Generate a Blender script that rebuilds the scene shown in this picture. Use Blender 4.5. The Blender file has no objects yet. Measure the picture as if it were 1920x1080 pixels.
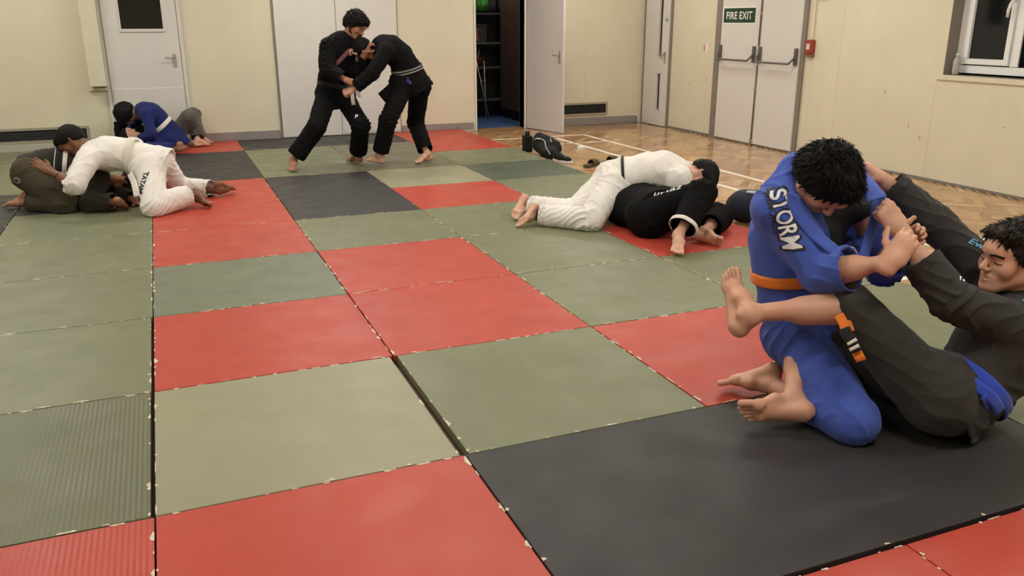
import bpy, bmesh, math, random
import numpy as np
from mathutils import Vector, Matrix
from mathutils.bvhtree import BVHTree
random.seed(7); np.random.seed(7)
SCN = bpy.context.scene; COL = SCN.collection
PI = math.pi

# ------------------------------------------------------------------ object helpers
def tag(o, label=None, cat=None, group=None, kind=None):
    if label: o['label'] = label
    if cat: o['category'] = cat
    if group: o['group'] = group
    if kind: o['kind'] = kind
    return o

def empty(name, loc):
    o = bpy.data.objects.new(name, None); COL.objects.link(o)
    o.location = loc; o.empty_display_size = .1
    return o

def thing(name, label, cat, loc=(0, 0, 0), group=None):
    return tag(empty(name, loc), label, cat, group)

def link(name, me, mat=None, parent=None, smooth=False):
    o = bpy.data.objects.new(name, me); COL.objects.link(o)
    if mat is not None and not me.materials: me.materials.append(mat)
    if smooth and len(me.polygons): me.polygons.foreach_set('use_smooth', [True] * len(me.polygons))
    if parent is not None:
        o.parent = parent
        M = world(parent)
        o.matrix_parent_inverse = M.inverted()
    return o

def world(o):
    m = o.matrix_parent_inverse @ Matrix.LocRotScale(o.location, o.rotation_euler, o.scale) if o.parent else Matrix.LocRotScale(o.location, o.rotation_euler, o.scale)
    return world(o.parent) @ m if o.parent else m

class MB:
    """collects simple shapes into one mesh"""
    def __init__(s): s.v = []; s.f = []
    def add(s, vs, fs):
        n = len(s.v); s.v += [tuple(map(float, v)) for v in vs]; s.f += [tuple(n + i for i in f) for f in fs]
        return s
    def box(s, a, b, M=None):
        x0, y0, z0 = [min(p, q) for p, q in zip(a, b)]; x1, y1, z1 = [max(p, q) for p, q in zip(a, b)]
        vs = [Vector(p) for p in [(x0, y0, z0), (x1, y0, z0), (x1, y1, z0), (x0, y1, z0), (x0, y0, z1), (x1, y0, z1), (x1, y1, z1), (x0, y1, z1)]]
        if M is not None: vs = [M @ v for v in vs]
        return s.add(vs, [(0, 3, 2, 1), (4, 5, 6, 7), (0, 1, 5, 4), (1, 2, 6, 5), (2, 3, 7, 6), (3, 0, 4, 7)])
    def tube(s, pts, rs, n=12, M=None, caps=True):
        pts = [Vector(p) for p in pts]
        if not hasattr(rs, '__len__'): rs = [rs] * len(pts)
        rings = []; prev = None
        for i, p in enumerate(pts):
            t = (pts[min(i + 1, len(pts) - 1)] - pts[max(i - 1, 0)]).normalized()
            if prev is None:
                u = t.orthogonal().normalized()
            else:
                u = (prev - t * prev.dot(t)).normalized()
            prev = u; w = t.cross(u)
            rings.append([p + (u * math.cos(2 * PI * k / n) + w * math.sin(2 * PI * k / n)) * rs[i] for k in range(n)])
        vs = [v for r in rings for v in r]
        if M is not None: vs = [M @ v for v in vs]
        fs = []
        for i in range(len(pts) - 1):
            for k in range(n):
                fs.append((i * n + k, i * n + (k + 1) % n, (i + 1) * n + (k + 1) % n, (i + 1) * n + k))
        if caps:
            fs.append(tuple(range(n))[::-1]); fs.append(tuple((len(pts) - 1) * n + k for k in range(n)))
        return s.add(vs, fs)
    def lathe(s, prof, c, n=24):
        vs = []; fs = []
        for r, z in prof:
            for k in range(n):
                a = 2 * PI * k / n; vs.append((c[0] + r * math.cos(a), c[1] + r * math.sin(a), c[2] + z))
        m = len(prof)
        for i in range(m - 1):
            for k in range(n): fs.append((i * n + k, i * n + (k + 1) % n, (i + 1) * n + (k + 1) % n, (i + 1) * n + k))
        fs.append(tuple(range(n))[::-1]); fs.append(tuple((m - 1) * n + k for k in range(n)))
        return s.add(vs, fs)
    def build(s, name, mat, parent=None, bevel=0, smooth=False, seg=2):
        me = bpy.data.meshes.new(name); me.from_pydata(s.v, [], s.f); me.validate()
        if bevel:
            bm = bmesh.new(); bm.from_mesh(me); bmesh.ops.remove_doubles(bm, verts=bm.verts, dist=1e-6)
            es = [e for e in bm.edges if len(e.link_faces) == 2 and e.calc_face_angle(0) > .6]
            bmesh.ops.bevel(bm, geom=es, offset=bevel, segments=seg, affect='EDGES', profile=.6)
            bm.to_mesh(me); bm.free()
        me.update()
        return link(name, me, mat, parent, smooth)

# ------------------------------------------------------------------ materials
def hexc(c):
    f = lambda u: u / 12.92 if u <= .04045 else ((u + .055) / 1.055) ** 2.4
    return (f(c[0] / 255), f(c[1] / 255), f(c[2] / 255), 1)

def mat(name, rgb, rough=.6, spec=.5, metal=0, noise=.0, nscale=20, bump=0, bscale=80, sheen=0, sss=0, emit=None, estr=0, trans=0, coat=0, stretch=None, bdist=.002):
    m = bpy.data.materials.new(name); m.use_nodes = True; nt = m.node_tree; b = nt.nodes['Principled BSDF']
    c = hexc(rgb); b.inputs['Base Color'].default_value = c; b.inputs['Roughness'].default_value = rough
    b.inputs['Specular IOR Level'].default_value = spec; b.inputs['Metallic'].default_value = metal
    b.inputs['Sheen Weight'].default_value = sheen; b.inputs['Coat Weight'].default_value = coat
    b.inputs['Transmission Weight'].default_value = trans
    if sheen: b.inputs['Sheen Roughness'].default_value = .6
    if sss:
        b.inputs['Subsurface Weight'].default_value = sss; b.inputs['Subsurface Radius'].default_value = (.012, .005, .003); b.inputs['Subsurface Scale'].default_value = 1
    if emit: b.inputs['Emission Color'].default_value = hexc(emit); b.inputs['Emission Strength'].default_value = estr
    tc = nt.nodes.new('ShaderNodeTexCoord'); vec = tc.outputs['Object']
    if stretch:
        mp = nt.nodes.new('ShaderNodeMapping'); mp.inputs['Scale'].default_value = stretch; nt.links.new(vec, mp.inputs['Vector']); vec = mp.outputs['Vector']
    if noise:
        n = nt.nodes.new('ShaderNodeTexNoise'); n.inputs['Scale'].default_value = nscale; n.inputs['Detail'].default_value = 6
        nt.links.new(vec, n.inputs['Vector'])
        r = nt.nodes.new('ShaderNodeMapRange'); r.inputs['From Min'].default_value = .3; r.inputs['From Max'].default_value = .7
        r.inputs['To Min'].default_value = 1 - noise; r.inputs['To Max'].default_value = 1 + noise
        nt.links.new(n.outputs['Fac'], r.inputs['Value'])
        mx = nt.nodes.new('ShaderNodeVectorMath'); mx.operation = 'MULTIPLY'; mx.inputs[0].default_value = c[:3]
        nt.links.new(r.outputs['Result'], mx.inputs[1]); nt.links.new(mx.outputs['Vector'], b.inputs['Base Color'])
    if bump:
        n2 = nt.nodes.new('ShaderNodeTexNoise'); n2.inputs['Scale'].default_value = bscale; n2.inputs['Detail'].default_value = 4
        nt.links.new(vec, n2.inputs['Vector'])
        bp = nt.nodes.new('ShaderNodeBump'); bp.inputs['Strength'].default_value = bump; bp.inputs['Distance'].default_value = bdist
        nt.links.new(n2.outputs['Fac'], bp.inputs['Height']); nt.links.new(bp.outputs['Normal'], b.inputs['Normal'])
    return m

# ------------------------------------------------------------------ numpy noise
_H = np.random.RandomState(3).rand(32, 32, 32).astype(np.float32)
def noise3(P):
    P = np.asarray(P, np.float32); i = np.floor(P).astype(int); f = P - i; f = f * f * (3 - 2 * f)
    r = 0
    for dx in (0, 1):
        for dy in (0, 1):
            for dz in (0, 1):
                w = (f[:, 0] if dx else 1 - f[:, 0]) * (f[:, 1] if dy else 1 - f[:, 1]) * (f[:, 2] if dz else 1 - f[:, 2])
                r = r + w * _H[(i[:, 0] + dx) & 31, (i[:, 1] + dy) & 31, (i[:, 2] + dz) & 31]
    return r * 2 - 1

# ------------------------------------------------------------------ implicit surfaces
V3 = lambda *a: np.array(a, float)
def un(v):
    v = np.asarray(v, float); return v / (np.linalg.norm(v) + 1e-12)

def seg(a, b, ra, rb=None, side=None, s=1.0, k=.012, flat=False, hollow=0, op='u'):
    a = np.asarray(a, float); b = np.asarray(b, float); rb = ra if rb is None else rb
    R = max(ra, rb) * max(1, s) + .03
    lo = np.minimum(a, b) - R; hi = np.maximum(a, b) + R
    ba = b - a; L2 = float(ba @ ba) + 1e-12; ax = ba / math.sqrt(L2)
    if side is not None: side = un(side)
    def f(X, Y, Z):
        px, py, pz = X - a[0], Y - a[1], Z - a[2]
        t0 = (px * ba[0] + py * ba[1] + pz * ba[2]) / L2
        t = np.clip(t0, 0, 1)
        qx, qy, qz = px - t * ba[0], py - t * ba[1], pz - t * ba[2]
        if side is not None and s != 1:
            c = (qx * side[0] + qy * side[1] + qz * side[2]) * (1 - 1 / s)
            qx, qy, qz = qx - c * side[0], qy - c * side[1], qz - c * side[2]
        q = np.sqrt(qx * qx + qy * qy + qz * qz)
        r = ra + (rb - ra) * t
        d = q - r
        if flat:
            e = (t0 - 1) * math.sqrt(L2)
            d = np.maximum(d, e)
            if hollow:
                d = np.maximum(d, -np.maximum(q - (r - .009), -(e + hollow)))
        return d.astype(np.float32)
    return (f, lo, hi, k, op)

def ell(c, r, M=None, k=.012, op='u'):
    c = np.asarray(c, float); r = np.asarray(r, float) if hasattr(r, '__len__') else V3(r, r, r)
    R = max(r) + .02
    M = np.eye(3) if M is None else np.asarray(M, float)      # rows = local axes
    def f(X, Y, Z):
        px, py, pz = X - c[0], Y - c[1], Z - c[2]
        k0 = 0; k1 = 0
        for i in range(3):
            u = (px * M[i, 0] + py * M[i, 1] + pz * M[i, 2])
            k0 = k0 + (u / r[i]) ** 2; k1 = k1 + (u / r[i] ** 2) ** 2
        k0 = np.sqrt(k0); k1 = np.sqrt(k1) + 1e-9
        return (k0 * (k0 - 1) / k1).astype(np.float32)
    return (f, c - R, c + R, k, op)

def halfcut(p, n, k=.004):
    """removes everything on the side n points to"""
    p = np.asarray(p, float); n = un(n)
    def f(X, Y, Z): return (-((X - p[0]) * n[0] + (Y - p[1]) * n[1] + (Z - p[2]) * n[2])).astype(np.float32)
    return (f, None, None, k, 's')

def field(prims, h):
    us = [p for p in prims if p[4] == 'u']
    lo = np.min([p[1] for p in us], axis=0) - 2 * h; hi = np.max([p[2] for p in us], axis=0) + 2 * h
    lo[2] = max(lo[2], -.06)
    n = np.ceil((hi - lo) / h).astype(int) + 1
    F = np.full(n, .2, np.float32)
    ax = [lo[i] + h * np.arange(n[i]) for i in range(3)]
    for f, a, b, k, op in prims:
        if a is None: sl = [slice(0, n[i]) for i in range(3)]
        else:
            i0 = [max(0, int((a[i] - lo[i]) / h)) for i in range(3)]; i1 = [min(n[i], int((b[i] - lo[i]) / h) + 2) for i in range(3)]
            if any(i1[i] <= i0[i] for i in range(3)): continue
            sl = [slice(i0[i], i1[i]) for i in range(3)]
        X = ax[0][sl[0]][:, None, None].astype(np.float32); Y = ax[1][sl[1]][None, :, None].astype(np.float32); Z = ax[2][sl[2]][None, None, :].astype(np.float32)
        d = f(X, Y, Z); S = F[sl[0], sl[1], sl[2]]
        if op == 'u':
            if k > 0:
                hh = np.maximum(k - np.abs(d - S), 0) / k
                F[sl[0], sl[1], sl[2]] = np.minimum(d, S) - hh * hh * k * .25
            else: F[sl[0], sl[1], sl[2]] = np.minimum(d, S)
        else:
            d = -d
            if k > 0:
                hh = np.maximum(k - np.abs(d - S), 0) / k
                F[sl[0], sl[1], sl[2]] = np.maximum(d, S) + hh * hh * k * .25
            else: F[sl[0], sl[1], sl[2]] = np.maximum(d, S)
    return F, lo

def nets(F, lo, h):
    I = F < 0; nx, ny, nz = F.shape
    # active cells
    cnt = np.zeros((nx - 1, ny - 1, nz - 1), np.int8)
    for dx in (0, 1):
        for dy in (0, 1):
            for dz in (0, 1): cnt += I[dx:nx - 1 + dx, dy:ny - 1 + dy, dz:nz - 1 + dz]
    act = (cnt > 0) & (cnt < 8); c = np.argwhere(act)
    idx = np.full(act.shape, -1, np.int32); idx[act] = np.arange(len(c))
    offs = [(0, 0, 0), (1, 0, 0), (0, 1, 0), (1, 1, 0), (0, 0, 1), (1, 0, 1), (0, 1, 1), (1, 1, 1)]
    val = np.stack([F[c[:, 0] + o[0], c[:, 1] + o[1], c[:, 2] + o[2]] for o in offs], 1)
    acc = np.zeros((len(c), 3)); w = np.zeros(len(c))
    for a, b in [(0, 1), (2, 3), (4, 5), (6, 7), (0, 2), (1, 3), (4, 6), (5, 7), (0, 4), (1, 5), (2, 6), (3, 7)]:
        va, vb = val[:, a], val[:, b]; m = (va < 0) != (vb < 0)
        t = np.where(m, va / np.where(m, va - vb, 1), 0)
        pa = np.array(offs[a], float); pb = np.array(offs[b], float)
        acc += m[:, None] * (pa + t[:, None] * (pb - pa)); w += m
    V = lo + h * (c + acc / w[:, None])
    Q = []
    for axis in range(3):
        o = [i for i in range(3) if i != axis]
        A = np.moveaxis(I, axis, 0); e = A[:-1] != A[1:]; A0 = np.moveaxis(e, 0, axis)
        p = np.argwhere(A0); p = p[(p[:, o[0]] > 0) & (p[:, o[1]] > 0) & (p[:, o[0]] < F.shape[o[0]] - 1) & (p[:, o[1]] < F.shape[o[1]] - 1)]
        ins = I[p[:, 0], p[:, 1], p[:, 2]]
        def cell(du, dv):
            q = p.copy(); q[:, o[0]] += du; q[:, o[1]] += dv; return idx[q[:, 0], q[:, 1], q[:, 2]]
        q4 = np.stack([cell(-1, -1), cell(0, -1), cell(0, 0), cell(-1, 0)], 1)
        flip = ins if axis != 1 else ~ins
        q4 = np.where(flip[:, None], q4, q4[:, ::-1]); Q.append(q4)
    Q = np.concatenate(Q); Q = Q[(Q >= 0).all(1)]
    return V, Q

def vnormals(V, Q):
    n = np.cross(V[Q[:, 2]] - V[Q[:, 0]], V[Q[:, 3]] - V[Q[:, 1]]); N = np.zeros_like(V)
    for i in range(4): 
        for a in range(3): N[:, a] += np.bincount(Q[:, i], n[:, a], len(V))
    return N / (np.linalg.norm(N, axis=1)[:, None] + 1e-12)

def relaxv(V, Q, it=2, lam=.5):
    for _ in range(it):
        S = np.zeros_like(V); c = np.zeros(len(V))
        for i in range(4):
            j = (i + 1) % 4
            for a in range(3):
                S[:, a] += np.bincount(Q[:, i], V[Q[:, j], a], len(V)) + np.bincount(Q[:, j], V[Q[:, i], a], len(V))
            c += np.bincount(Q[:, i], minlength=len(V)) + np.bincount(Q[:, j], minlength=len(V))
        V = V + lam * (S / c[:, None] - V)
    return V

def tomesh(name, V, Q):
    me = bpy.data.meshes.new(name)
    me.vertices.add(len(V)); me.vertices.foreach_set('co', V.astype(np.float32).ravel())
    me.loops.add(len(Q) * 4); me.loops.foreach_set('vertex_index', Q.astype(np.int32).ravel())
    me.polygons.add(len(Q)); me.polygons.foreach_set('loop_start', np.arange(0, 4 * len(Q), 4, dtype=np.int32))
    me.polygons.foreach_set('use_smooth', np.ones(len(Q), bool))
    me.update(calc_edges=True); me.validate()
    return me

def clean(V, Q, keep=.02):
    """drop tiny loose islands"""
    n = len(V); lab = np.arange(n)
    for _ in range(200):
        old = lab.copy()
        m = lab[Q].min(1)
        for i in range(4): np.minimum.at(lab, Q[:, i], m)
        lab = lab[lab]
        if (lab == old).all(): break
    u, inv, c = np.unique(lab, return_inverse=True, return_counts=True)
    ok = c[inv] > keep * n
    mp = np.cumsum(ok) - 1
    return V[ok], mp[Q[ok[Q].all(1)]]

def bone_params(V, bones):
    """nearest bone: distance, coordinate along it (m), angle, flex weight"""
    best = np.full(len(V), 1e9); S = np.zeros(len(V)); T = np.zeros(len(V)); W = np.zeros(len(V)); ID = np.zeros(len(V))
    for bi, (a, b, wa, wb) in enumerate(bones):
        a = np.asarray(a, float); b = np.asarray(b, float); ba = b - a; L = np.linalg.norm(ba); ax = ba / L
        p = V - a; t = np.clip(p @ ax / L, 0, 1); q = p - t[:, None] * ba; d = np.linalg.norm(q, axis=1)
        u = un(np.cross(ax, V3(.3, .2, .93))); w = np.cross(ax, u)
        th = np.arctan2(q @ w, q @ u)
        m = d < best; best = np.where(m, d, best); S = np.where(m, p @ ax, S); T = np.where(m, th, T); ID = np.where(m, bi, ID)
        ww = wa * np.exp(-((t * L) / .11) ** 2) + wb * np.exp(-(((1 - t) * L) / .11) ** 2)
        W = np.where(m, ww, W)
    return best, S, T, W, ID

def folds(V, Q, bones, amp=.008, lam=.05, base=.3, seed=0, fine=.0015):
    N = vnormals(V, Q)
    N = relaxv(N, Q, 3); N /= (np.linalg.norm(N, axis=1)[:, None] + 1e-9)
    _, S, T, W, ID = bone_params(V, bones)
    off = seed * 3.7
    n1 = noise3(V * 7 + off); n2 = noise3(V * 3.3 + 11 + off); n3 = noise3(V * 19 + 5 + off)
    ph = S / lam + 1.1 * np.sin(T + ID * 2.1 + off) + .5 * np.sin(2 * T + off * 1.7) + 1.3 * n1
    r = 1 - np.abs(np.sin(PI * ph)); r = r ** 1.6 - .35
    ph2 = S / (lam * 1.9) + 1.5 * np.sin(T * 1.0 + 1.3 + ID) + 1.8 * n2
    r2 = 1 - np.abs(np.sin(PI * ph2)); r2 = r2 ** 2 - .3
    w = np.clip(base + W, 0, 1.3)
    msk = np.clip(.55 + .9 * n2, .1, 1.2)
    d = amp * (w * r * msk + .55 * r2 * (base + .4) * np.clip(.5 - n2, 0, 1)) + .004 * n1 * (amp / .008) + fine * n3
    return V + N * d[:, None]

def surf(name, prims, h, mat_, parent, smooth=1, fold=None, floor=.004, zoff=0):
    F, lo = field(prims, h); V, Q = nets(F, lo, h)
    V, Q = clean(V, Q)
    V = relaxv(V, Q, smooth)
    if fold: V = folds(V, Q, **fold)
    if floor is not None:
        lowz = V[:, 2] < floor; V[lowz, 2] = floor
    me = tomesh(name, V, Q)
    o = link(name, me, mat_, parent)


    return o

def bvh_of(o):
    me = o.data; n = len(me.vertices); co = np.empty(n * 3, np.float32); me.vertices.foreach_get('co', co); co = co.reshape(-1, 3)
    return BVHTree.FromPolygons([tuple(c) for c in co.tolist()], [tuple(p.vertices) for p in me.polygons])

def ribbon(name, pts, nrm, width, thick, mat_, parent, lift=.002, closed=False):
    """flat band of cloth along pts lying on normals nrm"""
    P = [Vector(p) for p in pts]; Nn = [Vector(n).normalized() for n in nrm]; n = len(P)
    vs = []; fs = []
    for i in range(n):
        a = P[(i + 1) % n] if closed or i + 1 < n else P[i]; b = P[i - 1] if closed or i > 0 else P[i]
        t = (a - b).normalized(); s = Nn[i].cross(t).normalized()
        w = width * .5; q = P[i] + Nn[i] * lift
        for (e, hgt) in ((-1, 0), (-.96, 1), (-.5, 1.25), (0, 1.1), (.5, 1.25), (.96, 1), (1, 0)):
            vs.append(q + s * (e * w) + Nn[i] * (thick * hgt))
    m = 7
    for i in range(n if closed else n - 1):
        j = (i + 1) % n
        for k in range(m - 1): fs.append((i * m + k, j * m + k, j * m + k + 1, i * m + k + 1))
        fs.append((i * m + m - 1, j * m + m - 1, j * m, i * m))
    if not closed:
        fs.append(tuple(range(m))); fs.append(tuple((n - 1) * m + k for k in range(m))[::-1])
    me = bpy.data.meshes.new(name); me.from_pydata([tuple(v) for v in vs], [], fs); me.update()
    o = link(name, me, mat_, parent, smooth=True)
    return o

def path_on(bvh, pts, toward, n=24, off=0, reach=.25):
    """spline through pts, dropped on the surface along -toward (toward = outward dir or list)"""
    P = [Vector(p) for p in pts]; out = []; nr = []
    T = [Vector(toward)] * len(P) if not hasattr(toward[0], '__len__') else [Vector(t) for t in toward]
    for i in range(n):
        u = i / (n - 1) * (len(P) - 1); k = min(int(u), len(P) - 2); f = u - k
        p0 = P[max(k - 1, 0)]; p1 = P[k]; p2 = P[k + 1]; p3 = P[min(k + 2, len(P) - 1)]
        q = .5 * ((2 * p1) + (p2 - p0) * f + (2 * p0 - 5 * p1 + 4 * p2 - p3) * f * f + (3 * p1 - p0 - 3 * p2 + p3) * f ** 3)
        t = T[k].lerp(T[k + 1], f).normalized()
        h = bvh.ray_cast(q + t * reach, -t, reach + .35)
        if h[0] is None:
            h = bvh.find_nearest(q)
        out.append(h[0] + t * off); nr.append((h[1] * .5 + t * .5).normalized() if h[1].dot(t) > 0 else t)
    # soften
    for _ in range(2):
        out = [out[0]] + [(out[i - 1] + out[i] * 2 + out[i + 1]) / 4 for i in range(1, n - 1)] + [out[-1]]
        nr = [nr[0]] + [(nr[i - 1] + nr[i] * 2 + nr[i + 1]).normalized() for i in range(1, n - 1)] + [nr[-1]]
    return out, nr

def ring_on(bvh, c, axis, n=48, smooth=3, side0=None):
    c = Vector(c); ax = Vector(axis).normalized(); u = Vector(side0).normalized() if side0 is not None else ax.orthogonal().normalized()
    u = (u - ax * u.dot(ax)).normalized(); w = ax.cross(u); P = []; N = []
    for i in range(n):
        a = 2 * PI * i / n; d = u * math.cos(a) + w * math.sin(a)
        h = bvh.ray_cast(c, d, .5); p = h[0] if h[0] is not None else c + d * .15
        if (p - c).length > .24: p = c + d * .2
        P.append(p); N.append(d)
    for _ in range(smooth):
        P = [(P[i - 1] + P[i] * 2 + P[(i + 1) % n]) / 4 for i in range(n)]
    return P, N

def text_mesh(txt, bold=0.0, shear=0, space=1.0):
    cu = bpy.data.curves.new('lettering', 'FONT'); cu.body = txt; cu.offset = bold; cu.shear = shear; cu.space_character = space; cu.resolution_u = 4
    o = bpy.data.objects.new('lettering', cu); COL.objects.link(o)
    bpy.context.view_layer.update()
    dg = bpy.context.evaluated_depsgraph_get(); me = bpy.data.meshes.new_from_object(o.evaluated_get(dg))
    bpy.data.objects.remove(o); bpy.data.curves.remove(cu)
    return me

def lettering(name, txt, c, xd, yd, length, height, mat_, parent, bvhs=None, toward=None, off=.003, bold=0.0, ref=None, shear=0, space=1.0, maxlen=.012, arc=0):
    """writing laid on a surface; c centre, xd reading direction, yd up of the letters"""
    me = text_mesh(txt, bold, shear, space)
    n = len(me.vertices); co = np.empty(n * 3, np.float32); me.vertices.foreach_get('co', co); co = co.reshape(-1, 3)
    if ref is None: ref = (co[:, 0].min(), co[:, 0].max(), co[:, 1].min(), co[:, 1].max())
    bm = bmesh.new(); bm.from_mesh(me); bpy.data.meshes.remove(me)
    xd = Vector(xd).normalized(); yd = Vector(yd); yd = (yd - xd * yd.dot(xd)).normalized(); c = Vector(c)
    sx = length / (ref[1] - ref[0]); sy = height / (ref[3] - ref[2])
    for v in bm.verts:
        u = (v.co.x - (ref[0] + ref[1]) / 2) * sx; w = (v.co.y - (ref[2] + ref[3]) / 2) * sy
        w += arc * (u / length * 2) ** 2 * height
        v.co = c + xd * u + yd * w
    if bvhs:
        bmesh.ops.triangulate(bm, faces=bm.faces)
        for _ in range(5):
            es = [e for e in bm.edges if e.calc_length() > maxlen]
            if not es: break
            bmesh.ops.subdivide_edges(bm, edges=es, cuts=1); bmesh.ops.triangulate(bm, faces=bm.faces)
        t = Vector(toward).normalized() if toward is not None else xd.cross(yd)
        for v in bm.verts:
            best = None
            for b in bvhs:
                h = b.ray_cast(v.co + t * .2, -t, .45)
                if h[0] is not None and (best is None or h[3] < best[3]): best = h
            if best is not None: v.co = best[0] + best[1] * off * .5 + t * off * .5
    me = bpy.data.meshes.new(name); bm.to_mesh(me); bm.free()
    o = link(name, me, mat_, parent)
    return o, ref
EXPOSURE = 0.0
# ------------------------------------------------------------------ materials of the place
M_WALL = mat('cream wall paint', (214, 206, 182), .6, .3, noise=.03, nscale=3, bump=.06, bscale=150)
M_DOOR = mat('white door paint', (214, 209, 203), .38, .5, noise=.02, nscale=4)
M_GREY = mat('grey painted trim', (128, 120, 110), .5, noise=.05, nscale=9)
M_BASE = mat('grey skirting', (142, 134, 130), .5, noise=.05, nscale=8)
M_CEIL = mat('ceiling', (225, 222, 214), .8)
M_BLACKV = mat('dark vent', (22, 20, 18), .6)
M_STEEL = mat('brushed steel', (186, 182, 174), .35, metal=.8)
M_BAR = mat('grey exit hardware', (108, 104, 98), .4, metal=.4)
M_UPVC = mat('white window plastic', (232, 232, 230), .3)
M_NIGHT = mat('night glass', (14, 17, 16), .06, .6)
M_LIGHT = mat('ceiling light diffuser', (255, 255, 255), .5, emit=(253, 252, 243), estr=37)
M_LINE = mat('white court line', (232, 226, 214), .4)
M_ORLINE = mat('orange court line', (214, 150, 84), .4)
M_TAPE = mat('tape residue', (206, 196, 172), .7, noise=.2, nscale=40)
M_SIGN = mat('green sign', (20, 58, 40), .35)
M_WHITE = mat('white print', (232, 230, 222), .5)
M_RED = mat('red plastic', (150, 62, 44), .4)
M_REDN = mat('red notice', (200, 84, 70), .5)
M_BLACKP = mat('black plastic', (24, 23, 23), .35)
M_DBROWN = mat('dark brown panel', (74, 56, 48), .6, noise=.1, nscale=5)
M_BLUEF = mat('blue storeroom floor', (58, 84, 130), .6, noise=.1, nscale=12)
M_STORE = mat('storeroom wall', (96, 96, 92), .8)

YW, XW = 8.79, 6.92
FZ = -.035
def st(o): o['kind'] = 'structure'; return o

# floor slab and herringbone parquet
def wood_mat():
    m = mat('parquet wood', (178, 128, 78), .16, .55)
    nt = m.node_tree; b = nt.nodes['Principled BSDF']
    at = nt.nodes.new('ShaderNodeAttribute'); at.attribute_name = 'plank'
    tc = nt.nodes.new('ShaderNodeTexCoord'); ns = nt.nodes.new('ShaderNodeTexNoise'); ns.inputs['Scale'].default_value = 14; ns.inputs['Detail'].default_value = 8
    mp = nt.nodes.new('ShaderNodeMapping'); mp.inputs['Rotation'].default_value = (0, 0, PI / 4); mp.inputs['Scale'].default_value = (1, 5, 1)
    nt.links.new(tc.outputs['Object'], mp.inputs['Vector']); nt.links.new(mp.outputs['Vector'], ns.inputs['Vector'])
    mr = nt.nodes.new('ShaderNodeMapRange'); mr.inputs['From Min'].default_value = .3; mr.inputs['From Max'].default_value = .7; mr.inputs['To Min'].default_value = .88; mr.inputs['To Max'].default_value = 1.1
    nt.links.new(ns.outputs['Fac'], mr.inputs['Value'])
    mu = nt.nodes.new('ShaderNodeVectorMath'); mu.operation = 'MULTIPLY'
    nt.links.new(at.outputs['Color'], mu.inputs[0]); nt.links.new(mr.outputs['Result'], mu.inputs[1]); nt.links.new(mu.outputs['Vector'], b.inputs['Base Color'])
    return m
M_WOOD = wood_mat()
fl = st(MB().box((-3.9, -4.6, FZ - .1), (XW + .1, YW + .05, FZ - .002)).build('floor', mat('subfloor', (92, 66, 42), .5)))
def parquet():
    rs = np.random.RandomState(4); vs = []; fs = []; cols = []
    Lp, Wp = .30, .075; c, s = math.cos(PI / 4), math.sin(PI / 4)
    def plank(u0, v0, u1, v1, zz):
        cu, cv = (u0 + u1) / 2, (v0 + v1) / 2; x, y = cu * c - cv * s, cu * s + cv * c
        if x < 3.6 or x > XW - .005 or y < -1.5 or y > YW: return
        e = .0006; n = len(vs)
        for (u, v) in ((u0 + e, v0 + e), (u1 - e, v0 + e), (u1 - e, v1 - e), (u0 + e, v1 - e)):
            vs.append((min(u * c - v * s, XW), min(u * s + v * c, YW), FZ))
        fs.append((n, n + 1, n + 2, n + 3))
        k = rs.rand(); base = np.array([.455, .225, .088]) if k > .25 else np.array([.32, .145, .055])
        if k > .85: base = np.array([.58, .33, .15])
        cols.append(np.append(base * (.85 + .3 * rs.rand()), 1))
    nI = 46
    for a in range(-60, 140):
        for b in range(-30, 40):
            # herringbone lattice: one horizontal and one vertical plank per cell
            u = a * Wp + b * Lp * 2 * .0 + b * 2 * Lp; v = a * Wp
            plank(u, v, u + Lp, v + Wp, 0)
            plank(u + Lp, v + Wp - Lp, u + Lp + Wp, v + Wp, 0) if False else plank(u - Wp, v, u, v + Lp, 0) if False else None
    return vs, fs, cols
def herring():
    rs = np.random.RandomState(4); vs = []; fs = []; cols = []
    W_, n_ = .075, 4; Lp = W_ * n_; c, s = math.cos(PI / 4), math.sin(PI / 4)
    def put(i0, j0, i1, j1):
        cu, cv = (i0 + i1) * W_ / 2, (j0 + j1) * W_ / 2; x, y = cu * c - cv * s, cu * s + cv * c
        if x < 3.7 or x > XW - .02 or y < -1.5 or y > YW: return
        n = len(vs); e = .0006
        for (u, v) in ((i0 * W_ + e, j0 * W_ + e), (i1 * W_ - e, j0 * W_ + e), (i1 * W_ - e, j1 * W_ - e), (i0 * W_ + e, j1 * W_ - e)):
            vs.append((min(u * c - v * s, XW), min(u * s + v * c, YW), FZ))
        fs.append((n, n + 1, n + 2, n + 3)); k = rs.rand()
        base = np.array([.44, .245, .112]) if k > .3 else np.array([.34, .18, .08])
        if k > .82: base = np.array([.52, .325, .165])
        cols.append(np.append(base * (.9 + .2 * rs.rand()), 1))
    for j in range(-160, 160):
        for m in range(-30, 40):
            i = j + m * 2 * n_
            put(i, j, i + n_, j + 1)                 # lying plank
            put(i + n_, j - n_ + 1, i + n_ + 1, j + 1)   # standing plank
    return vs, fs, cols
vs, fs, cols = herring()
me = bpy.data.meshes.new('parquet'); me.from_pydata(vs, [], fs)
ca = me.color_attributes.new('plank', 'FLOAT_COLOR', 'CORNER')
ca.data.foreach_set('color', np.repeat(np.array(cols, np.float32), 4, axis=0).ravel()); me.update()
pq = st(link('floor_parquet', me, M_WOOD))

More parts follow.
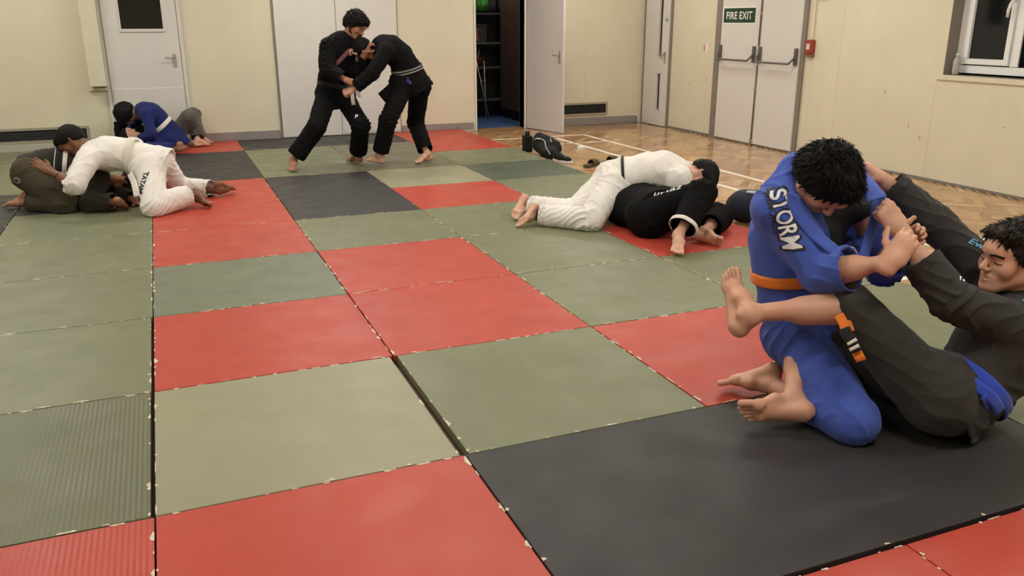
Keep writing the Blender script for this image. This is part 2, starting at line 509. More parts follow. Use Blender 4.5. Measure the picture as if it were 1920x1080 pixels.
# painted court lines
def line(name, x0, y0, x1, y1, w=.05, m=M_LINE):
    d = un(V3(x1 - x0, y1 - y0, 0)); n = V3(-d[1], d[0], 0) * w / 2; z = FZ
    a, b = V3(x0, y0, 0), V3(x1, y1, 0)
    P = [a - n, b - n, b + n, a + n]; mb = MB(); vv = [(p[0], p[1], z + .0004) for p in P] + [(p[0], p[1], z + .0012) for p in P]
    mb.add(vv, [(3, 2, 1, 0), (4, 5, 6, 7), (0, 1, 5, 4), (1, 2, 6, 5), (2, 3, 7, 6), (3, 0, 4, 7)])
    return st(mb.build(name, m))
line('trim_1', 4.94, -1.4, 4.94, 7.62); line('trim_2', 5.43, -1.4, 5.43, 7.80)
line('trim_3', 4.05, 7.80, 5.45, 7.80, .05); line('trim_4', 4.2, 7.10, 5.43, 7.10, .035, M_LINE)
line('trim_5', 4.03, 3.19, 4.92, 3.19, .05); line('trim_6', 4.03, 3.44, 4.92, 3.44, .04, M_ORLINE)
line('trim_7', 4.03, 1.08, 4.92, 1.08, .05)

# walls
wb = MB()
Yb = YW + .16
wb.box((-3.9, YW, FZ), (4.25, Yb, 3.05)).box((4.97, YW, FZ), (XW + .16, Yb, 3.05)).box((4.25, YW, 2.06), (4.97, Yb, 3.05))
st(wb.build('wall_back', M_WALL))
wr = MB()   # right wall with the window hole
y0w, y1w, z0w, z1w = .9, 3.44, .955, 2.2
wr.box((XW, -4.6, FZ), (XW + .24, YW, z0w)).box((XW, -4.6, z1w), (XW + .24, YW, 3.05)).box((XW, -4.6, z0w), (XW + .24, y0w, z1w)).box((XW, y1w, z0w), (XW + .24, YW, z1w))
st(wr.build('wall_right', M_WALL))
st(MB().box((-4.0, -4.6, FZ), (-3.9, Yb, 3.05)).build('wall_left', M_WALL))
st(MB().box((-4.0, -4.7, FZ), (XW + .24, -4.6, 3.05)).build('wall_front', M_WALL))
st(MB().box((-4.0, -4.7, 3.05), (XW + .24, Yb, 3.15)).build('ceiling', M_CEIL))
# wall panel joints as thin cover strips
def vstrip(n, x, z0=.1, z1=3.0, w=.012): st(MB().box((x - w / 2, YW - .004, z0), (x + w / 2, YW, z1)).build('trim_%d' % n, M_WALL))
vstrip(8, -1.31, .27, 3.0, .03); vstrip(9, 5.95, .33, 3.0, .02)
for k, y in enumerate((5.19, 4.78, 3.5)):
    st(MB().box((XW - .0025, y - .004, .0 if k else .0), (XW, y + .004, 2.6 if k < 2 else .9)).build('trim_%d' % (10 + k), M_WALL))
# skirting
for n, (a, b) in enumerate(((.49, 1.555), (3.16, 4.2))):
    st(MB().box((a, YW - .014, 0), (b, YW, .105 if n == 0 else .085)).build('baseboard_back' + ('_left', '_middle')[n], M_BASE, bevel=.003))
st(MB().box((5.02, YW - .016, FZ), (6.8, YW, .075)).build('baseboard_back_right', M_BASE, bevel=.003))
st(MB().box((6.8, YW - .02, FZ), (6.83, YW, .06)).build('baseboard_stop', M_GREY))
st(MB().box((XW - .008, -4.5, FZ), (XW, 5.3, -.012)).build('baseboard_right', M_GREY))
st(MB().box((XW - .008, 6.98, FZ), (XW, 8.06, -.008)).build('baseboard_right_far', M_GREY))
st(MB().box((-3.8, YW - .03, 0), (-.62, YW, .085)).build('baseboard_back_far_left', mat('pale skirting', (176, 172, 160), .5)))

# warm-air vents
def vent(x0, x1, z0, z1, label, fr=.028, grp=None):
    t = thing('wall_vent', label, 'vent', ((x0 + x1) / 2, YW, z0))
    m = MB()
    m.box((x0 - fr, YW - .018, z0 - fr), (x1 + fr, YW, z0)).box((x0 - fr, YW - .018, z1), (x1 + fr, YW, z1 + fr))
    m.box((x0 - fr, YW - .018, z0), (x0, YW, z1)).box((x1, YW - .018, z0), (x1 + fr, YW, z1)); m.build('frame', mat('vent frame', (160, 150, 132), .5), t, bevel=.003)
    MB().box((x0, YW - .004, z0), (x1, YW, z1)).build('backing', M_BLACKV, t)
    m = MB(); n = int((z1 - z0) / .022)
    for i in range(n):
        zc = z0 + (i + .5) * (z1 - z0) / n; m.add([(x0, YW - .014, zc - .006), (x1, YW - .014, zc - .006), (x1, YW - .005, zc + .004), (x0, YW - .005, zc + .004), (x0, YW - .014, zc - .0045), (x1, YW - .014, zc - .0045), (x1, YW - .005, zc + .0055), (x0, YW - .005, zc + .0055)],
            [(0, 3, 2, 1), (4, 5, 6, 7), (0, 1, 5, 4), (1, 2, 6, 5), (2, 3, 7, 6), (3, 0, 4, 7)])
    m.build('louvre', M_BLACKV, t)
vent(5.3, 6.29, .135, .265, 'short black wall vent low on the cream wall beside the open white door')
vent(-3.4, -.695, .115, .235, 'long black wall vent low on the cream wall at the far left')

# boxed-in duct left of the half-glazed door
t = thing('duct_box', 'cream boxed-in pipe duct on the wall left of the door with a window', 'duct', (-.48, YW, .7))
MB().box((-.575, YW - .16, .72), (-.40, YW, 3.04)).build('casing', M_WALL, t, bevel=.006)
MB().box((-.60, YW - .04, .665), (-.39, YW, .695)).build('ledge', M_WALL, t, bevel=.004)

# half-glazed white door
def handle_lever(parent, x, z, side=-1):
    MB().box((x - .02, YW - .052, z - .09), (x + .02, YW - .042, z + .06)).build('handle_plate', M_STEEL, parent, bevel=.004)
    MB().tube([(x, YW - .05, z + .02), (x, YW - .085, z + .02), (x + side * .02, YW - .092, z + .02), (x + side * .11, YW - .092, z + .02)], .008).build('handle_lever', M_STEEL, parent, smooth=True)
d1 = st(empty('door_1', (0, YW, 0)))
m = MB(); m.box((-.405, YW - .03, 0), (-.365, YW, 2.07)).box((.455, YW - .03, 0), (.495, YW, 2.07)).box((-.405, YW - .03, 2.03), (.495, YW, 2.07)); m.build('frame', M_DOOR, d1, bevel=.003)
m = MB(); m.box((-.36, YW - .042, 0), (-.17, YW, 2.03)).box((.295, YW - .042, 0), (.45, YW, 2.03)).box((-.17, YW - .042, 0), (.295, YW, 1.33)).box((-.17, YW - .042, 1.98), (.295, YW, 2.03)); m.build('leaf', M_DOOR, d1, bevel=.002)
MB().box((-.17, YW - .02, 1.34), (.295, YW - .012, 1.98)).build('pane', M_NIGHT, d1)
m = MB(); m.box((-.185, YW - .055, 1.325), (.31, YW - .04, 1.36)).box((-.185, YW - .05, 1.36), (-.165, YW - .04, 2.0)).box((.29, YW - .05, 1.36), (.31, YW - .04, 2.0)); m.build('beading', M_DOOR, d1, bevel=.004)
MB().box((-.345, YW - .048, .02), (.44, YW - .04, .68)).build('kick_panel', M_DOOR, d1, bevel=.004)
handle_lever(d1, .375, 1.01)

# double cupboard doors
d2 = st(empty('door_2', (2.35, YW, 0)))
m = MB(); m.box((1.555, YW - .02, 0), (1.575, YW, 2.5)).box((3.145, YW - .008, 0), (3.155, YW, 2.5)).box((1.555, YW - .02, 2.48), (3.165, YW, 2.5)); m.build('frame', M_GREY, d2)
MB().box((1.58, YW - .034, .01), (2.341, YW, 2.47)).build('leaf', M_DOOR, d2, bevel=.002)
l2 = MB().box((2.347, YW - .034, .01), (3.14, YW, 2.47)).build('leaf', M_DOOR, d2, bevel=.002)
MB().box((2.365, YW - .040, .03), (3.125, YW - .034, .675)).build('kick_panel', M_DOOR, d2, bevel=.002)

# storeroom beyond the opening
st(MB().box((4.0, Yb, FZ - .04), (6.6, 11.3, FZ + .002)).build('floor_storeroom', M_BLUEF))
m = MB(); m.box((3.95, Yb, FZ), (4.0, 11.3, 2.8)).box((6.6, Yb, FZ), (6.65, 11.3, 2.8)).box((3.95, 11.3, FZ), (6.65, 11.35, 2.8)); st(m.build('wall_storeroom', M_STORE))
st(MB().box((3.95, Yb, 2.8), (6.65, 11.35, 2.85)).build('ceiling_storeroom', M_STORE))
m = MB(); m.box((4.225, YW - .015, FZ), (4.25, Yb, 2.09)).box((4.97, YW - .015, FZ), (4.995, Yb, 2.09)).box((4.225, YW - .015, 2.06), (4.995, Yb, 2.09)); st(m.build('door_frame_storeroom', M_DOOR, bevel=.002))
st(MB().box((4.25, YW - .01, FZ - .002), (4.97, Yb, FZ + .006)).build('trim_13', mat('wooden threshold', (150, 108, 66), .4)))
# open leaf
d3 = st(empty('door_3', (5.0, YW, FZ)))
a = math.atan2(-.80, .20); RM = Matrix.Translation((5.005, YW - .02, FZ)) @ Matrix.Rotation(a, 4, 'Z')
MB().box((0, 0, .008), (.79, .04, 2.04), RM).build('leaf', mat('pale door face', (206, 200, 196), .4, noise=.03, nscale=3), d3, bevel=.002)
for s in (-1, 1):
    y_ = .02 + s * .024
    MB().box((.705, y_ - .004, .93), (.745, y_ + .004, 1.09), RM).build('handle_plate', M_STEEL, d3, bevel=.003)
    MB().tube([(.725, .02 + s * .02, 1.04), (.725, .02 + s * .06, 1.04), (.70, .02 + s * .068, 1.04), (.62, .02 + s * .068, 1.04)], .008, M=RM).build('handle_lever', M_STEEL, d3, smooth=True)

# things in the storeroom
sh = thing('storage_shelf', 'dark metal storage shelf seen through the open storeroom doorway', 'shelf', (4.7, 10.6, FZ))
M_DMETAL = mat('dark metal', (52, 54, 54), .5, metal=.3)
for x in (4.35, 5.35):
    for y in (10.35, 10.8): MB().box((x - .015, y - .015, FZ), (x + .015, y + .015, 2.1)).build('post', M_DMETAL, sh)
zs = [.25, .75, 1.12, 1.56, 2.05]
for z in zs: MB().box((4.33, 10.33, z - .025), (5.37, 10.82, z)).build('shelf_board', mat('grey shelf board', (86, 88, 88), .5), sh, bevel=.003)
def crate(x, y, z, w, d, h, col, name, label, cat, lid=True, group=None):
    t = thing(name, label, cat, (x, y, z), group)
    mm = mat(name, col, .45)
    m = MB(); e = .008
    m.box((x - w / 2, y - d / 2, z), (x + w / 2, y + d / 2, z + e))
    m.box((x - w / 2, y - d / 2, z), (x + w / 2, y - d / 2 + e, z + h)).box((x - w / 2, y + d / 2 - e, z), (x + w / 2, y + d / 2, z + h)).box((x - w / 2, y - d / 2, z), (x - w / 2 + e, y + d / 2, z + h)).box((x + w / 2 - e, y - d / 2, z), (x + w / 2, y + d / 2, z + h))
    m.build('body', mm, t)
    if lid: MB().box((x - w / 2 - .01, y - d / 2 - .01, z + h), (x + w / 2 + .01, y + d / 2 + .01, z + h + .02)).build('lid', mm, t, bevel=.004)
    MB().box((x - w * .2, y - d / 2 - .012, z + h * .6), (x + w * .2, y - d / 2, z + h * .72)).build('grip', mm, t, bevel=.003)
    return t
crate(4.55, 10.55, 1.56, .30, .34, .26, (120, 124, 124), 'storage_box', 'pale grey lidded box on the upper storeroom shelf', 'box')
crate(4.53, 10.55, 1.12, .24, .34, .27, (96, 104, 110), 'storage_box', 'slate grey lidded box on the middle storeroom shelf', 'box')
t = crate(4.86, 10.55, 1.12, .32, .34, .25, (66, 62, 62), 'storage_box', 'dark box with an orange stripe on the middle storeroom shelf', 'box')
MB().box((4.79, 10.375, 1.15), (4.87, 10.38, 1.33)).build('stripe', mat('orange label', (168, 92, 52), .5), t)
crate(4.50, 10.5, .25, .3, .36, .3, (40, 44, 42), 'storage_box', 'dark lidded box on the lowest storeroom shelf', 'box')
crate(4.50, 10.5, .75, .22, .3, .24, (160, 152, 148), 'storage_box', 'light grey box standing behind the copper basin', 'box')
# green plastic bag on top shelf
P = [ell((4.93, 10.5, 1.70), (.17, .15, .14), k=.03), ell((4.84, 10.48, 1.80), (.10, .1, .09), k=.04), ell((5.02, 10.5, 1.82), (.1, .09, .1), k=.04), seg((4.93, 10.48, 1.8), (4.98, 10.47, 1.93), .05, .03, k=.03)]
F_, lo_ = field(P, .012); V_, Q_ = nets(F_, lo_, .012); N_ = vnormals(V_, Q_); V_ = V_ + N_ * (noise3(V_ * 16) * .02 + noise3(V_ * 34) * .008)[:, None]
V_[:, 2] = np.maximum(V_[:, 2], 1.562)
tag(link('bag', tomesh('bag', V_, Q_), mat('green plastic bag', (70, 140, 60), .3, noise=.3, nscale=8)), 'green plastic bag on the top storeroom shelf', 'bag')
# copper basin and white cloth
t = thing('basin', 'copper coloured basin of odds and ends on the storeroom shelf', 'basin', (4.80, 10.45, .75))
MB().lathe([(.11, 0), (.19, .13), (.20, .14), (.185, .14), (.10, .012)], (4.80, 10.45, .752), 32).build('bowl', mat('copper', (170, 96, 62), .35, metal=.5), t, smooth=True)
MB().tube([(4.86, 10.45, .80), (4.90, 10.42, 1.02)], [.012, .006]).tube([(4.80, 10.47, .80), (4.87, 10.50, .98)], [.01, .006]).build('handle', M_STEEL, t, smooth=True)
t = thing('storeroom_fill_light', 'added round fill light, out of view on the storeroom ceiling', 'light', (4.6, 9.9, 2.8))  # unseen fill lamp, added to brighten the dark storeroom
MB().lathe([(.12, 0), (.12, -.03), (.09, -.05)], (4.6, 9.9, 2.8), 24).build('diffuser', mat('added fill glow', (255, 255, 255), .5, emit=(255, 244, 228), estr=70), t)
# dark brown cupboard door standing in the storeroom
t = thing('wardrobe', 'tall dark brown wardrobe on the right inside the storeroom', 'wardrobe', (5.3, 9.9, FZ))
MB().box((5.20, 9.45, .12), (5.26, 10.28, 2.2)).build('door', M_DBROWN, t, bevel=.004)
MB().box((5.26, 9.45, .1), (5.84, 10.28, 2.22)).build('carcass', M_DBROWN, t, bevel=.004)
MB().box((5.24, 9.48, FZ), (5.82, 10.25, .1)).build('plinth', M_BLACKV, t)
# folding easel legs
t = thing('folding_stand', 'thin grey folding stand leaning in front of the storeroom shelf', 'stand', (4.93, 10.2, FZ))
MB().tube([(4.78, 10.25, .85), (4.97, 10.2, FZ + .01)], .009).build('leg', M_STEEL, t, smooth=True)
MB().tube([(4.93, 10.3, .85), (4.90, 10.15, FZ + .01)], .009).build('leg', M_STEEL, t, smooth=True)
MB().tube([(4.84, 10.24, .55), (4.92, 10.25, .55)], .006).build('brace', M_STEEL, t, smooth=True)

# narrow door with slit windows on the right wall
d4 = st(empty('door_4', (XW, 8.47, 0)))
X0 = XW
m = MB(); m.box((X0 - .03, 8.845 - .06, FZ), (X0, 8.845, 2.1)) if False else None
MB().box((X0 - .03, 8.72, FZ), (X0, 8.775, 2.1)).build('frame_post', M_GREY, d4, bevel=.003)
MB().box((X0 - .03, 8.045, FZ), (X0, 8.075, 2.1)).build('frame_post', M_GREY, d4, bevel=.003)
m = MB()
yA, yB = 8.08, 8.715
def leafbox(m, ya, yb, za, zb): m.box((X0 - .04, ya, za), (X0, yb, zb))
leafbox(m, yA, 8.25, FZ + .01, 2.06); leafbox(m, 8.34, yB, FZ + .01, 2.06); leafbox(m, 8.25, 8.34, FZ + .01, .20); leafbox(m, 8.25, 8.34, .71, .955); leafbox(m, 8.25, 8.34, 1.9, 2.06)
m.build('leaf', M_DOOR, d4, bevel=.002)
MB().box((X0 - .018, 8.25, .20), (X0 - .012, 8.34, .71)).build('pane', M_NIGHT, d4)
MB().box((X0 - .018, 8.25, .955), (X0 - .012, 8.34, 1.9)).build('pane', M_NIGHT, d4)
for za, zb in ((.20, .71), (.955, 1.9)):
    m = MB(); m.box((X0 - .046, 8.235, za - .015), (X0 - .038, 8.25, zb + .015)).box((X0 - .046, 8.34, za - .015), (X0 - .038, 8.355, zb + .015)).box((X0 - .046, 8.235, za - .015), (X0 - .038, 8.355, za)).box((X0 - .046, 8.235, zb), (X0 - .038, 8.355, zb + .015)); m.build('beading', M_DOOR, d4)
MB().box((X0 - .048, 8.135, .86), (X0 - .04, 8.175, 1.02)).build('handle_plate', M_STEEL, d4, bevel=.003)
MB().tube([(X0 - .045, 8.155, .985), (X0 - .085, 8.155, .985), (X0 - .09, 8.17, .985), (X0 - .09, 8.26, .985)], .009).build('handle_lever', M_STEEL, d4, smooth=True)
MB().tube([(X0 - .04, 8.14, 1.46), (X0 - .055, 8.14, 1.46)], .022, 18).build('lock', M_STEEL, d4, smooth=True)

# double fire exit doors
d5 = st(empty('door_5', (XW, 6.12, 0)))
MB().box((X0 - .05, 6.86, FZ), (X0, 6.97, 2.3)).build('frame_post', M_GREY, d5, bevel=.003)
MB().box((X0 - .03, 5.31, FZ), (X0, 5.36, 2.3)).build('frame_post', M_GREY, d5, bevel=.003)
MB().box((X0 - .05, 5.31, 2.24), (X0, 6.97, 2.3)).build('frame_head', M_GREY, d5)
MB().box((X0 - .035, 5.36, FZ), (X0, 6.86, FZ + .015)).build('threshold', M_GREY, d5)
MB().box((X0 - .045, 6.082, FZ + .02), (X0, 6.855, 2.24)).build('leaf', M_DOOR, d5, bevel=.002)
MB().box((X0 - .045, 5.365, FZ + .02), (X0, 6.062, 2.24)).build('leaf', M_DOOR, d5, bevel=.002)
MB().box((X0 - .03, 6.062, FZ), (X0, 6.082, 2.24)).build('meeting_strip', M_GREY, d5)
MB().tube([(X0 - .055, 6.078, 1.15), (X0 - .055, 6.078, 2.2)], .008).tube([(X0 - .055, 6.078, FZ + .02), (X0 - .055, 6.078, .92)], .008).build('shoot_bolt', M_BAR, d5, smooth=True)
MB().box((X0 - .062, 6.06, FZ + .01), (X0 - .045, 6.10, .04)).box((X0 - .062, 6.06, .62), (X0 - .045, 6.095, .66)).box((X0 - .062, 6.06, 1.5), (X0 - .045, 6.095, 1.54)).build('bolt_guide', M_STEEL, d5, bevel=.002)
def panic(y0, y1, z):
    for y in (y0, y1):
        s = 1 if y == y0 else -1
        MB().box((X0 - .075, y - .022, z - .02), (X0 - .045, y + .022, z + .17)).build('exit_bar_housing', M_BAR, d5, bevel=.006)
    MB().tube([(X0 - .06, y0, z + .10), (X0 - .12, y0 - .015, z + .04), (X0 - .14, y0 - .05, z), (X0 - .14, y1 + .02, z), (X0 - .12, y1 + .0, z + .03), (X0 - .06, y1, z + .08)], .013, 12).build('exit_bar', M_BAR, d5, smooth=True)
panic(6.83, 6.15, .975); panic(6.04, 5.40, .97)
# FIRE EXIT sign
t = thing('fire_exit_sign', 'green FIRE EXIT sign on the left white exit door', 'sign', (X0 - .047, 6.5, 1.42))
MB().box((X0 - .051, 6.19, 1.415), (X0 - .0455, 6.815, 1.585)).build('plate', M_SIGN, t, bevel=.001)
m = MB()
for a, b in (((6.17, 1.395), (6.835, 1.413)), ((6.17, 1.587), (6.835, 1.605)), ((6.17, 1.413), (6.188, 1.587)), ((6.817, 1.413), (6.835, 1.587))): m.box((X0 - .050, a[0], a[1]), (X0 - .0455, b[0], b[1]))
m.build('border', M_WHITE, t)
lettering('lettering', 'FIRE EXIT', (X0 - .0525, 6.502, 1.50), (0, -1, 0), (0, 0, 1), .51, .088, M_WHITE, t, bold=.02, space=1.08)
# call point with conduit
t = thing('fire_alarm_call_point', 'red fire alarm call point on the wall right of the exit doors', 'alarm', (X0, 5.21, 1.1))
MB().box((X0 - .06, 5.165, 1.095), (X0, 5.265, 1.235)).build('housing', M_RED, t, bevel=.006)
MB().box((X0 - .066, 5.19, 1.13), (X0 - .058, 5.24, 1.195)).build('glass', mat('call point glass', (214, 196, 184), .3), t, bevel=.002)
MB().box((X0 - .04, 5.165, 1.055), (X0, 5.265, 1.093)).build('base_box', mat('red brown plastic', (140, 86, 66), .4), t, bevel=.004)
tag(MB().box((X0 - .018, 5.20, 1.24), (X0, 5.235, 2.9)).build('conduit', mat('cream plastic', (214, 202, 178), .4), bevel=.002), 'cream vertical conduit running up the wall from the red call point', 'conduit')
t = thing('sounder', 'small red-brown sounder box at the top of the wall above the call point', 'alarm', (X0, 5.12, 1.70))
MB().box((X0 - .05, 5.03, 1.678), (X0, 5.16, 1.80)).build('housing', M_RED, t, bevel=.006)
# tiny notice
t = thing('notice', 'small red and white fire notice on the wall between the two right-hand doors', 'notice', (X0, 7.22, 1.06))
MB().box((X0 - .003, 7.185, 1.05), (X0, 7.285, 1.145)).build('card', M_WHITE, t)
m = MB(); m.box((X0 - .0042, 7.235, 1.056), (X0 - .003, 7.28, 1.139)); m.build('red_field', M_REDN, t)
m = MB()
for i in range(5): m.box((X0 - .005, 7.242, 1.066 + i * .015), (X0 - .0042, 7.272, 1.071 + i * .015))
m.build('print', M_WHITE, t)
# wall marks
ms = MB()
for y, z, w, h in ((7.17, .70, .02, .06), (7.55, .62, .03, .05), (4.1, .75, .03, .05), (3.75, .45, .02, .05), (2.72, .55, .03, .02), (3.6, .35, .03, .05)):
    c_ = V3(X0 - .001, y, z); pts = [(X0 - .0012, y + w / 2 * math.cos(q) * (1 + .3 * math.sin(3 * q)), z + h / 2 * math.sin(q)) for q in np.linspace(0, 2 * PI, 9)[:-1]]
    ms.add(pts, [tuple(range(8))])
st(ms.build('trim_scuffs', mat('scuff', (186, 172, 142), .6)))

# window
w1 = st(empty('window_1', (XW + .15, 2.2, z0w)))
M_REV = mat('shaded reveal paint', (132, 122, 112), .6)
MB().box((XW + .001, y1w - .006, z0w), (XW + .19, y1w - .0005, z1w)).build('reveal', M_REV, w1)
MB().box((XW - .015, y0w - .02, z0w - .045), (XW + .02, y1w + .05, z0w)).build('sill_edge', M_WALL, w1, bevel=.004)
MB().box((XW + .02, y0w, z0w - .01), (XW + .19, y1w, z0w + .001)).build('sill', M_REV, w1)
xf = XW + .13
m = MB(); m.box((xf, y0w, z0w + .02), (xf + .06, y1w - .01, z0w + .09)).box((xf, y0w, z1w - .07), (xf + .06, y1w - .01, z1w)).box((xf, y1w - .08, z0w + .09), (xf + .06, y1w - .01, z1w - .07))
m.box((xf, 2.80, z0w + .09), (xf + .06, 2.88, z1w - .07)).box((xf, 1.85, z0w + .09), (xf + .06, 1.93, z1w - .07)).box((xf, y0w, z0w + .09), (xf + .06, y0w + .06, z1w - .07))
m.build('frame', M_UPVC, w1, bevel=.004)
m = MB(); ya, yb = 2.885, y1w - .085
m.box((xf - .015, ya, z0w + .10), (xf + .03, yb, z0w + .15)).box((xf - .015, ya, z1w - .13), (xf + .03, yb, z1w - .08)).box((xf - .015, ya, z0w + .15), (xf + .03, ya + .05, z1w - .13)).box((xf - .015, yb - .05, z0w + .15), (xf + .03, yb, z1w - .13))
m.build('casement', M_UPVC, w1, bevel=.004)
for a_, b_ in ((2.88, y1w - .08), (1.93, 2.80), (y0w + .06, 1.85)): MB().box((xf + .012, a_, z0w + .09), (xf + .02, b_, z1w - .07)).build('pane', M_NIGHT, w1)
MB().tube([(xf - .02, 2.90, 1.60), (xf - .05, 2.90, 1.60), (xf - .055, 2.915, 1.57), (xf - .05, 2.935, 1.52), (xf - .045, 2.94, 1.46)], [.016, .016, .015, .013, .011], 12).build('handle', M_UPVC, w1, smooth=True)
st(MB().box((XW + .3, y0w - .3, .4), (XW + .32, y1w + .3, 2.6)).build('wall_outside_night', M_BLACKV))
# bottle on the sill
t = thing('bottle', 'crumpled clear plastic bottle on the window sill beside the frame', 'bottle', (XW + .06, 3.36, z0w))
MB().lathe([(.022, 0), (.030, .01), (.031, .05), (.027, .07), (.031, .09), (.029, .12), (.018, .15), (.0125, .16), (.0125, .172)], (XW + .06, 3.36, z0w + .002), 20).build('body', mat('clear grey plastic', (168, 166, 160), .15, .6, noise=.3, nscale=30), t, smooth=True)
MB().lathe([(.014, 0), (.014, .016), (.012, .018)], (XW + .06, 3.36, z0w + .175), 16).build('cap', M_UPVC, t, smooth=True)

# ceiling lights
n_ = 0
names_r = ['nearest row', 'second row', 'third row', 'farthest row']
for r_, y in enumerate((-1.6, 1.4, 4.4, 7.2)):
    for c_, x in enumerate((-1.6, 1.9, 5.2)):
        t = thing('ceiling_light', 'long white ceiling light in the %s, %s column' % (names_r[r_], ('left', 'middle', 'right')[c_]), 'light', (x, y, 3.05))
        MB().box((x - .66, y - .15, 3.0), (x + .66, y + .15, 3.05)).build('housing', M_UPVC, t, bevel=.004)
        MB().box((x - .64, y - .13, 2.985), (x + .64, y + .13, 3.0)).build('diffuser', M_LIGHT, t)

# ------------------------------------------------------------------ mats
def mat_vinyl(name, rgb, rib=0, rough=.42, var=.06):
    m = mat(name, rgb, rough, .32, noise=var, nscale=2.2)
    nt = m.node_tree; b = nt.nodes['Principled BSDF']; tc = nt.nodes.new('ShaderNodeTexCoord')
    n = nt.nodes.new('ShaderNodeTexNoise'); n.inputs['Scale'].default_value = 34; n.inputs['Detail'].default_value = 5
    mp = nt.nodes.new('ShaderNodeMapping'); mp.inputs['Scale'].default_value = (1.4, 6, 1); nt.links.new(tc.outputs['Object'], mp.inputs['Vector']); nt.links.new(mp.outputs['Vector'], n.inputs['Vector'])
    bp = nt.nodes.new('ShaderNodeBump'); bp.inputs['Strength'].default_value = .28; bp.inputs['Distance'].default_value = .004; nt.links.new(n.outputs['Fac'], bp.inputs['Height'])
    last = bp
    if rib:
        w = nt.nodes.new('ShaderNodeTexWave'); w.wave_type = 'BANDS'; w.bands_direction = 'X' ; w.inputs['Scale'].default_value = rib; w.inputs['Distortion'].default_value = 0
        nt.links.new(tc.outputs['Object'], w.inputs['Vector'])
        b2 = nt.nodes.new('ShaderNodeBump'); b2.inputs['Strength'].default_value = .17; b2.inputs['Distance'].default_value = .004
        nt.links.new(w.outputs['Fac'], b2.inputs['Height']); nt.links.new(bp.outputs['Normal'], b2.inputs['Normal']); last = b2
    nt.links.new(last.outputs['Normal'], b.inputs['Normal'])
    # scuffed gloss
    n3 = nt.nodes.new('ShaderNodeTexNoise'); n3.inputs['Scale'].default_value = 5; nt.links.new(tc.outputs['Object'], n3.inputs['Vector'])
    r = nt.nodes.new('ShaderNodeMapRange'); r.inputs['From Min'].default_value = .3; r.inputs['From Max'].default_value = .7; r.inputs['To Min'].default_value = rough - .07; r.inputs['To Max'].default_value = rough + .1
    nt.links.new(n3.outputs['Fac'], r.inputs['Value']); nt.links.new(r.outputs['Result'], b.inputs['Roughness'])
    return m
CM = {'r': ('red', mat_vinyl('red vinyl', (178, 68, 54))), 'R': ('ribbed red', mat_vinyl('red ribbed vinyl', (176, 70, 58), 19)),
      'g': ('green', mat_vinyl('green vinyl', (117, 119, 92))), 'l': ('pale green', mat_vinyl('pale green vinyl', (147, 143, 118))),
      'G': ('ribbed green', mat_vinyl('green ribbed vinyl', (102, 103, 80), 19)), 'f': ('finely ribbed green', mat_vinyl('fine ribbed green vinyl', (112, 119, 98), 24)),
      'b': ('black', mat_vinyl('black vinyl', (55, 52, 52), rough=.50)), 'd': ('dark green', mat_vinyl('dark green vinyl', (82, 90, 74))),
      'o': ('olive', mat_vinyl('olive vinyl', (114, 108, 88)))}
ROWS = {-2: '  rrrg', -1: ' Rr##g', 0: ' Glgrg', 1: ' grrgg', 2: ' gfrgr', 3: ' grggg', 4: 'bgr#rg', 5: 'bbr#ld', 6: 'gg#gog', 7: 'gg#gor', 8: 'ggr##r'}
MERGE = [(1, -1, 3, 0), (1, 4, 2, 6), (0, 6, 1, 8), (1, 8, 3, 9)]
ordn = ['first', 'second', 'third', 'fourth', 'fifth', 'sixth', 'seventh', 'eighth', 'ninth', 'tenth', 'eleventh']
SY = .979
GAP = {(0, 0): (0, 0, .014, 0), (1, 0): (.012, 0, 0, 0), (1, -1): (.0, .016, 0, .0), (-1, 0): (0, 0, .01, 0), (-1, 1): (0, 0, .008, 0)}
rsm = np.random.RandomState(11)
def flakes(x0, y0, x1, y1, rs, dens):
    mb = MB()
    for (ax, ay, bx, by, nx, ny) in ((x0, y0, x1, y0, 0, 1), (x1, y0, x1, y1, -1, 0), (x1, y1, x0, y1, 0, -1), (x0, y1, x0, y0, 1, 0)):
        L = math.hypot(bx - ax, by - ay)
        s = rs.rand() * .1
        while s < L:
            l = .01 + .07 * rs.rand() ** 2
            if rs.rand() < dens and s + l < L:
                n = max(3, int(l / .008)); pts = []; w0 = .003 + .008 * rs.rand()
                for k in range(n + 1):
                    q = s + l * k / n; pts.append((ax + (bx - ax) * q / L + nx * -.0005, ay + (by - ay) * q / L + ny * -.0005))
                for k in range(n, -1, -1):
                    q = s + l * k / n; w = w0 * (.3 + rs.rand()) * (.3 + math.sin(PI * (k + .5) / (n + 1)))
                    pts.append((ax + (bx - ax) * q / L + nx * w, ay + (by - ay) * q / L + ny * w))
                m = len(pts); V = [(p[0], p[1], .0002) for p in pts] + [(p[0], p[1], .0016) for p in pts]
                F = [tuple(range(m, 2 * m))] + [(i, (i + 1) % m, m + (i + 1) % m, m + i) for i in range(m)]
                mb.add(V, F)
            s += l + .02 + .12 * rs.rand() * (1.3 - dens)
    return mb
